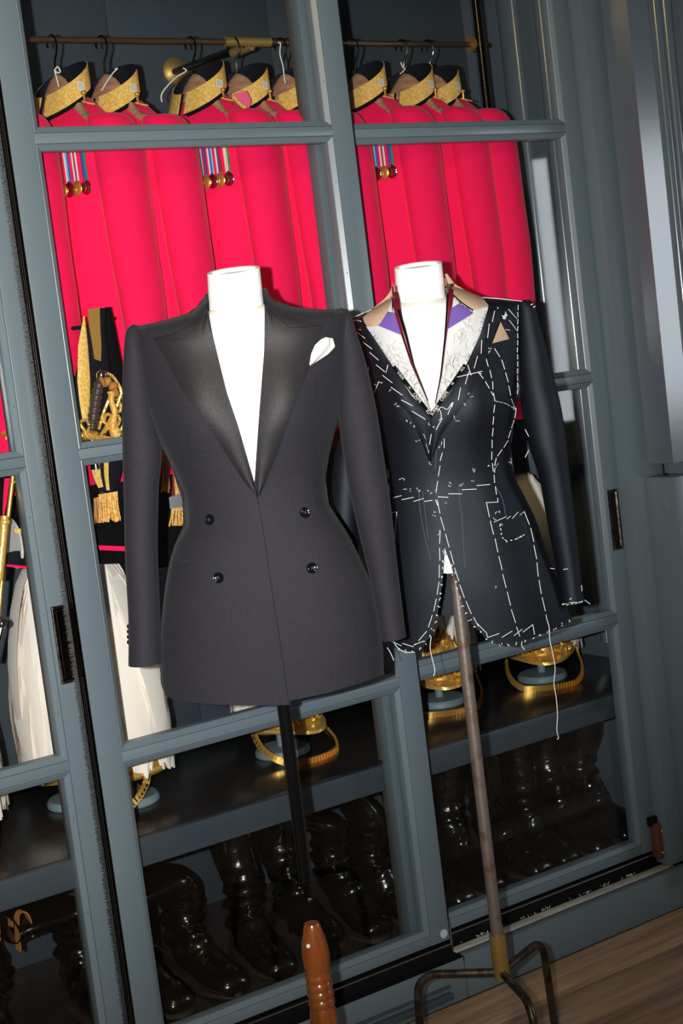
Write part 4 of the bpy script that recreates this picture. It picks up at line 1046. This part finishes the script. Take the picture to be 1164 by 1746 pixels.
# raised dark lapel bands either side of the canvas
ruled(f2, 'lapel_band', [(624, 557), (663, 615), (702, 675), (737, 711), (733, 786)], [(604, 545), (624, 612), (659, 666), (702, 712), (731, 786)], M['wool2'], j2, off=.005, t=.003, n=60, mm=14, curv=.003)
ruled(f2, 'lapel_band', [(833, 522), (818, 572), (792, 628), (766, 670), (740, 707), (733, 786)], [(862, 514), (846, 560), (835, 589), (800, 676), (753, 740), (735, 787)], M['wool2'], j2, off=.0065, t=.003, n=60, mm=14, curv=.003)
ruled(f2, 'felt_triangle', [(853, 549), (853.5, 549.5)], [(839, 585.5), (868, 578)], M['felt'], j2, off=.004, t=.002, n=14, mm=10)
ruled(f2, 'felt_triangle', [(616, 603), (616.5, 603.5)], [(617, 617), (624, 618)], M['felt'], j2, off=.004, t=.002, n=8, mm=8)
# printed selvedge tape along the lapel edges
def tape(pa, pb, wpx, words, flip=False):
    a = Vector((pa[0], pa[1])); b = Vector((pb[0], pb[1])); d = (b-a).normalized(); n = Vector((-d.y, d.x))*wpx
    A = [tuple(a.lerp(b, k/6)) for k in range(7)]; B_ = [tuple(a.lerp(b, k/6)+n) for k in range(7)]
    tp = ruled(f2, 'selvedge_tape', A, B_, M['blackcloth'], j2, off=.0115, t=.001, n=20, mm=4)
    for txt, u, sc in words:
        fc = bpy.data.curves.new('lettering', 'FONT'); fc.body = txt; fc.size = 1; fc.align_x = 'CENTER'; fc.align_y = 'CENTER'; fc.resolution_u = 2
        fo = bpy.data.objects.new('tmp', fc); COL.objects.link(fo)
        me = bpy.data.meshes.new_from_object(fo.evaluated_get(bpy.context.evaluated_depsgraph_get()))
        vs = []
        for v in me.vertices:
            q = a.lerp(b, u) + n*.5 + (d*v.co.x*sc + Vector((d.y, -d.x))*v.co.y*sc)*(1)
            vs.append(f2.hit(q.x, q.y, .0128))
        fs = [tuple(p.vertices) for p in me.polygons]
        bpy.data.objects.remove(fo); mk('lettering', vs, fs, M['string'], tp, False)
tape((668, 627), (733, 713), -7, [('SUEDE', .18, 5.5), ('N', .42, 5.5), ('CREPE', .62, 7), ('SU', .90, 7)])
tape((736, 713), (796, 624), -7, [('SUEDE', .13, 7), ('CREPE', .40, 7), ('N', .64, 6), ('ALL', .92, 6)])
# stitches
def dashes(name, segs, r=.00062, off=.0075, m_=None, **k):
    mb = MB()
    for s_ in segs:
        mb.tube([f2.hit(lerp(s_[0], s_[2], u), lerp(s_[1], s_[3], u), off) for u in (0, .33, .66, 1)], r, 5)
    return mb.build(name, m_ or M['thread'], j2, kind='stuff')
def along(pts, dash, gap, jit=.6, start=0):
    L = [0]; out = []
    for a, b in zip(pts, pts[1:]): L.append(L[-1]+sqrt((b[0]-a[0])**2+(b[1]-a[1])**2))
    def at(s_):
        s_ = min(max(s_, 0), L[-1]); k = 0
        while k < len(L)-2 and L[k+1] < s_: k += 1
        t = (s_-L[k])/max(1e-6, L[k+1]-L[k]); return (lerp(pts[k][0], pts[k+1][0], t), lerp(pts[k][1], pts[k+1][1], t))
    s_ = start; rn = random.Random(int(pts[0][0]*7))
    while s_ < L[-1]:
        a = at(s_); b = at(s_+dash); out.append((a[0]+rn.uniform(-jit, jit), a[1], b[0]+rn.uniform(-jit, jit), b[1])); s_ += dash+gap
    return out
dashes('basting_stitches', [(609, 567, 622, 577), (618, 583, 634, 595), (630, 601, 645, 614), (641, 622, 656, 634), (652, 640, 669, 653), (666, 660, 686, 674), (684, 682, 703, 692), (702, 701, 725, 715)], off=.0125)
dashes('basting_stitches', [(843, 530, 839, 549), (834, 552, 831, 576), (821, 580, 820, 603), (814, 607, 808, 628), (799, 634, 793, 655), (785, 661, 781, 682), (771, 688, 763, 707), (754, 713, 743, 733), (816, 566, 811, 580), (807, 590, 803, 600)], off=.0135)
dashes('basting_stitches', along([(828, 612), (838, 640), (843, 684), (840, 730), (838, 780), (840, 800), (845, 835), (849, 856)], 14, 6))
dashes('basting_stitches', [(849, 856, 828, 857)]+along([(829, 858), (840, 905), (852, 955), (863, 1005), (873, 1045), (886, 1085)], 24, 7))
dashes('basting_stitches', along([(843, 594), (856, 614), (866, 650), (872, 680), (878, 697)], 17, 6)+along([(815, 634), (830, 655), (840, 674)], 14, 6))
dashes('basting_stitches', along([(883, 520), (882, 600), (882, 672)], 9, 3, .4)+along([(866, 527), (883, 546)], 22, 4)+along([(868, 546), (883, 566)], 22, 5)+[(862, 562, 869, 563)])
dashes('basting_stitches', along([(845, 684), (862, 688), (880, 699)], 5, 2)+along([(880, 699), (875, 722), (866, 750), (855, 768), (843, 784), (843, 806)], 14, 4))
dashes('basting_stitches', along([(747, 738), (762, 745)], 1, 30)+[(757, 748, 757, 764), (754, 772, 750, 786), (750, 794, 747, 812), (746, 820, 743, 840), (722, 740, 725, 748), (726, 757, 731, 772), (735, 740, 732, 758)])
dashes('basting_stitches', [(669, 849, 684, 845), (685, 852, 705, 848), (705, 855, 722, 850), (723, 855, 737, 853), (746, 847, 764, 848), (764, 842, 787, 842), (787, 835, 812, 834), (812, 828, 835, 826)])
dashes('basting_stitches', [(742, 852, 746, 862)]+along([(745, 852), (752, 885), (762, 920), (774, 965), (786, 1005), (800, 1040), (815, 1068)], 24, 6)+[(812, 1062, 829, 1079), (829, 1079, 831, 1087), (831, 1087, 851, 1080), (855, 1087, 873, 1076), (876, 1084, 890, 1073), (891, 1078, 908, 1065), (908, 1065, 911, 1082)])
dashes('basting_stitches', along([(750, 905), (749, 960), (748, 990), (742, 1035), (727, 1078), (706, 1100)], 22, 7)+[(705, 1100, 722, 1093), (686, 1097, 705, 1103), (668, 1094, 684, 1101)])
dashes('basting_stitches', [(667, 874, 676, 873), (676, 873, 673, 920), (842, 890, 863, 881), (864, 885, 870, 880), (873, 884, 883, 873), (886, 878, 894, 872)]+along([(894, 872), (906, 905), (914, 950), (918, 985), (924, 1020), (932, 1056)], 24, 6))
dashes('basting_stitches', along([(852, 893), (855, 915), (863, 923), (880, 919), (897, 910)], 3, 5), r=.0009)
dashes('basting_stitches', [(661, 800, 662, 815), (663, 826, 664, 840), (661, 622, 658, 636)]+[(628, 626, 627, 645), (645, 652, 638, 669)])
dashes('shoulder_thread', along([(822, 507), (860, 510), (893, 514)], 30, .5)+along([(603, 541), (640, 525)], 20, 1)+[(893, 514, 900, 513)], off=.004)
dashes('thread_bar', [(779, 643, 822, 633), (797, 622, 803, 640)], off=.014)
# stitches that lie on the sleeve
mb = MB()
for a in ((895, 732, 901, 744), (901, 768, 895, 780), (960, 1031, 966, 1029), (970, 1028, 982, 1027), (991, 998, 992, 1008), (996, 1023, 1006, 1030), (938, 969, 945, 970), (960, 971, 968, 970)):
    mb.tube([P(a[0], a[1], .068, D2), P(a[2], a[3], .068, D2)], .0006, 5)
mb.build('sleeve_stitches', M['thread'], j2, kind='stuff')
mb = MB(); rn = random.Random(11)
TK = [(606, 546), (612, 548), (611, 562), (640, 655), (647, 652), (674, 690), (677, 694), (691, 717), (700, 722), (706, 726), (738, 727), (731, 724), (848, 524), (836, 596), (834, 601), (818, 636), (793, 690), (800, 672), (803, 676), (776, 712), (780, 716), (752, 755), (749, 762), (731, 790), (684, 816), (689, 817), (691, 833), (698, 835), (712, 836), (717, 836), (729, 838), (736, 841), (743, 836), (765, 830), (768, 823), (783, 826), (787, 826), (806, 801), (810, 802), (806, 822), (834, 794), (846, 793), (871, 784), (869, 788), (664, 842), (740, 874), (740, 878), (748, 906), (749, 910), (757, 940), (758, 945), (850, 872), (845, 875), (855, 897), (883, 918), (862, 922), (890, 914), (880, 698), (876, 697), (862, 535), (858, 540), (755, 960), (844, 1000), (842, 885), (760, 857), (665, 665), (712, 752)]
for x, y in TK:
    for k in range(2):
        a = rn.uniform(0, 2*pi); l_ = rn.uniform(1.5, 3.4)
        x0, y0 = x+rn.uniform(-1.5, 1.5), y+rn.uniform(-1.5, 1.5)
        mb.tube([f2.hit(x0, y0, .008), f2.hit(x0+l_*.5*cos(a), y0+l_*.5*sin(a), .012), f2.hit(x0+l_*cos(a), y0+l_*sin(a), .009)], .0007, 5)
edge = along([(757, 945), (753, 1000), (744, 1054), (732, 1088), (716, 1106), (700, 1114), (670, 1104)], .1, 13)+along([(770, 965), (787, 1030), (803, 1063), (833, 1095), (862, 1103), (910, 1088), (950, 1071), (973, 1058)], .1, 14)
for s_ in edge:
    for k in range(2):
        a = rn.uniform(0, 2*pi); x0, y0 = s_[0]+rn.uniform(-2, 2), s_[1]+rn.uniform(-2, 1)
        mb.tube([f2.hit(x0, y0, .006), f2.hit(x0+2*cos(a), y0+2*sin(a), .009)], .0009, 5)
for x, y in ((958, 1031), (966, 1032), (974, 1030), (981, 1029), (986, 1028), (990, 1027), (905, 520), (909, 524), (971, 1022)): mb.tube([P(x, y, .06, D2), P(x+3, y-2, .062, D2)], .0010, 5)
mb.build('thread_tacks', M['thread'], j2, kind='stuff')
MB().tube([P(x, y, .10, D2) for x, y in cr([(932, 1056), (936, 1070), (937, 1090), (942, 1115), (946, 1140), (944, 1165), (948, 1190), (950, 1220), (949, 1245), (952, 1258), (949, 1260)], 50)], .0007, 5).build('hanging_thread', M['thread'], j2)
MB().tube([P(x, y, .10, D2) for x, y in cr([(886, 1085), (890, 1092), (889, 1100), (894, 1108)], 14)], .0007, 5).build('hanging_thread', M['thread'], j2)
MB().tube([P(x, y, .10, D2) for x, y in cr([(735, 1086), (733, 1104), (737, 1125), (741, 1142), (739, 1153)], 20)], .0007, 5).build('hanging_thread', M['thread'], j2)
MB().tube([P(x, y, .105, D2) for x, y in cr([(672, 1092), (674, 1100), (682, 1108), (692, 1112), (704, 1112)], 16)], .0007, 5).build('hanging_thread', M['thread'], j2)
MB().tube([P(x, y, .10, D2) for x, y in cr([(660, 1104), (666, 1114), (671, 1126)], 10)], .0007, 5).build('hanging_thread', M['thread'], j2)
MB().tube([f2.hit(x, y, .014) for x, y in cr([(745, 702), (752, 694), (762, 698), (768, 690), (772, 686), (770, 694)], 20)], .0006, 5).build('hanging_thread', M['thread'], j2)
MB().tube([f2.hit(x, y, .014) for x, y in cr([(742, 696), (750, 700), (752, 712), (748, 717)], 12)], .0006, 5).build('hanging_thread', M['thread'], j2)
# VI mark
dashes('size_mark', [(862, 534, 859, 541), (859, 541, 864, 538), (864, 538, 861, 534), (856, 538, 862, 543), (857, 542, 860, 544)], r=.0011, off=.004)
# chalk
for pts in ([(714, 840), (716, 870), (724, 915), (734, 955)], [(720, 838), (724, 870), (730, 920)], [(782, 825), (784, 860), (788, 880)], [(787, 880), (790, 930), (792, 968)], [(845, 830), (856, 850), (862, 880)], [(744, 760), (742, 800)]):
    MB().tube([f2.hit(x, y, .0032) for x, y in cr(pts, 20)], .0005, 4).build('chalk_line', M['chalk'], j2)
# loose hairs on the canvas
mb = MB(); rn = random.Random(21)
for k in range(130):
    if rn.random() < .5: t = rn.random(); x0, y0 = lerp(652, 730, t)+rn.uniform(-12, 10)*(1-t), lerp(575, 700, t)+rn.uniform(-10, 5)
    else: t = rn.random(); x0, y0 = lerp(806, 748, t)+rn.uniform(-26, 8)*(1-t), lerp(545, 690, t)+rn.uniform(-6, 6)
    a = rn.uniform(0, 6.3); l_ = rn.uniform(6, 18); cv = rn.uniform(-1.2, 1.2)
    mb.tube([f2.hit(x0+l_*u*cos(a+cv*u), y0+l_*u*sin(a+cv*u), .0105) for u in (0, .25, .5, .75, 1)], .00022, 3)
for (A, B_) in (((626, 560), (665, 618)), ((665, 618), (702, 672)), ((832, 524), (818, 572)), ((818, 572), (792, 628))):
    for k in range(22):
        u = rn.random(); x0, y0 = lerp(A[0], B_[0], u), lerp(A[1], B_[1], u); sg = 1 if x0 < 740 else -1
        mb.tube([f2.hit(x0, y0, .011), f2.hit(x0+sg*rn.uniform(2, 6), y0+rn.uniform(-6, 3), .012)], .00025, 3)
mb.build('frayed_hairs', M['hair'], j2, kind='stuff')
mb = MB()
for k in range(26):
    u = rn.random(); x0, y0 = lerp(772, 806, u), lerp(503, 529, u); mb.tube([f2.hit(x0, y0, .0135), f2.hit(x0+rn.uniform(-4, 2), y0+rn.uniform(1, 5), .0145)], .0005, 3)
mb.tube([f2.hit(x, y, .0135) for x, y in ((773, 503), (785, 515), (798, 524), (806, 529))], .0012, 5)
mb.build('frayed_edge', M['blackcloth'], j2, kind='stuff')
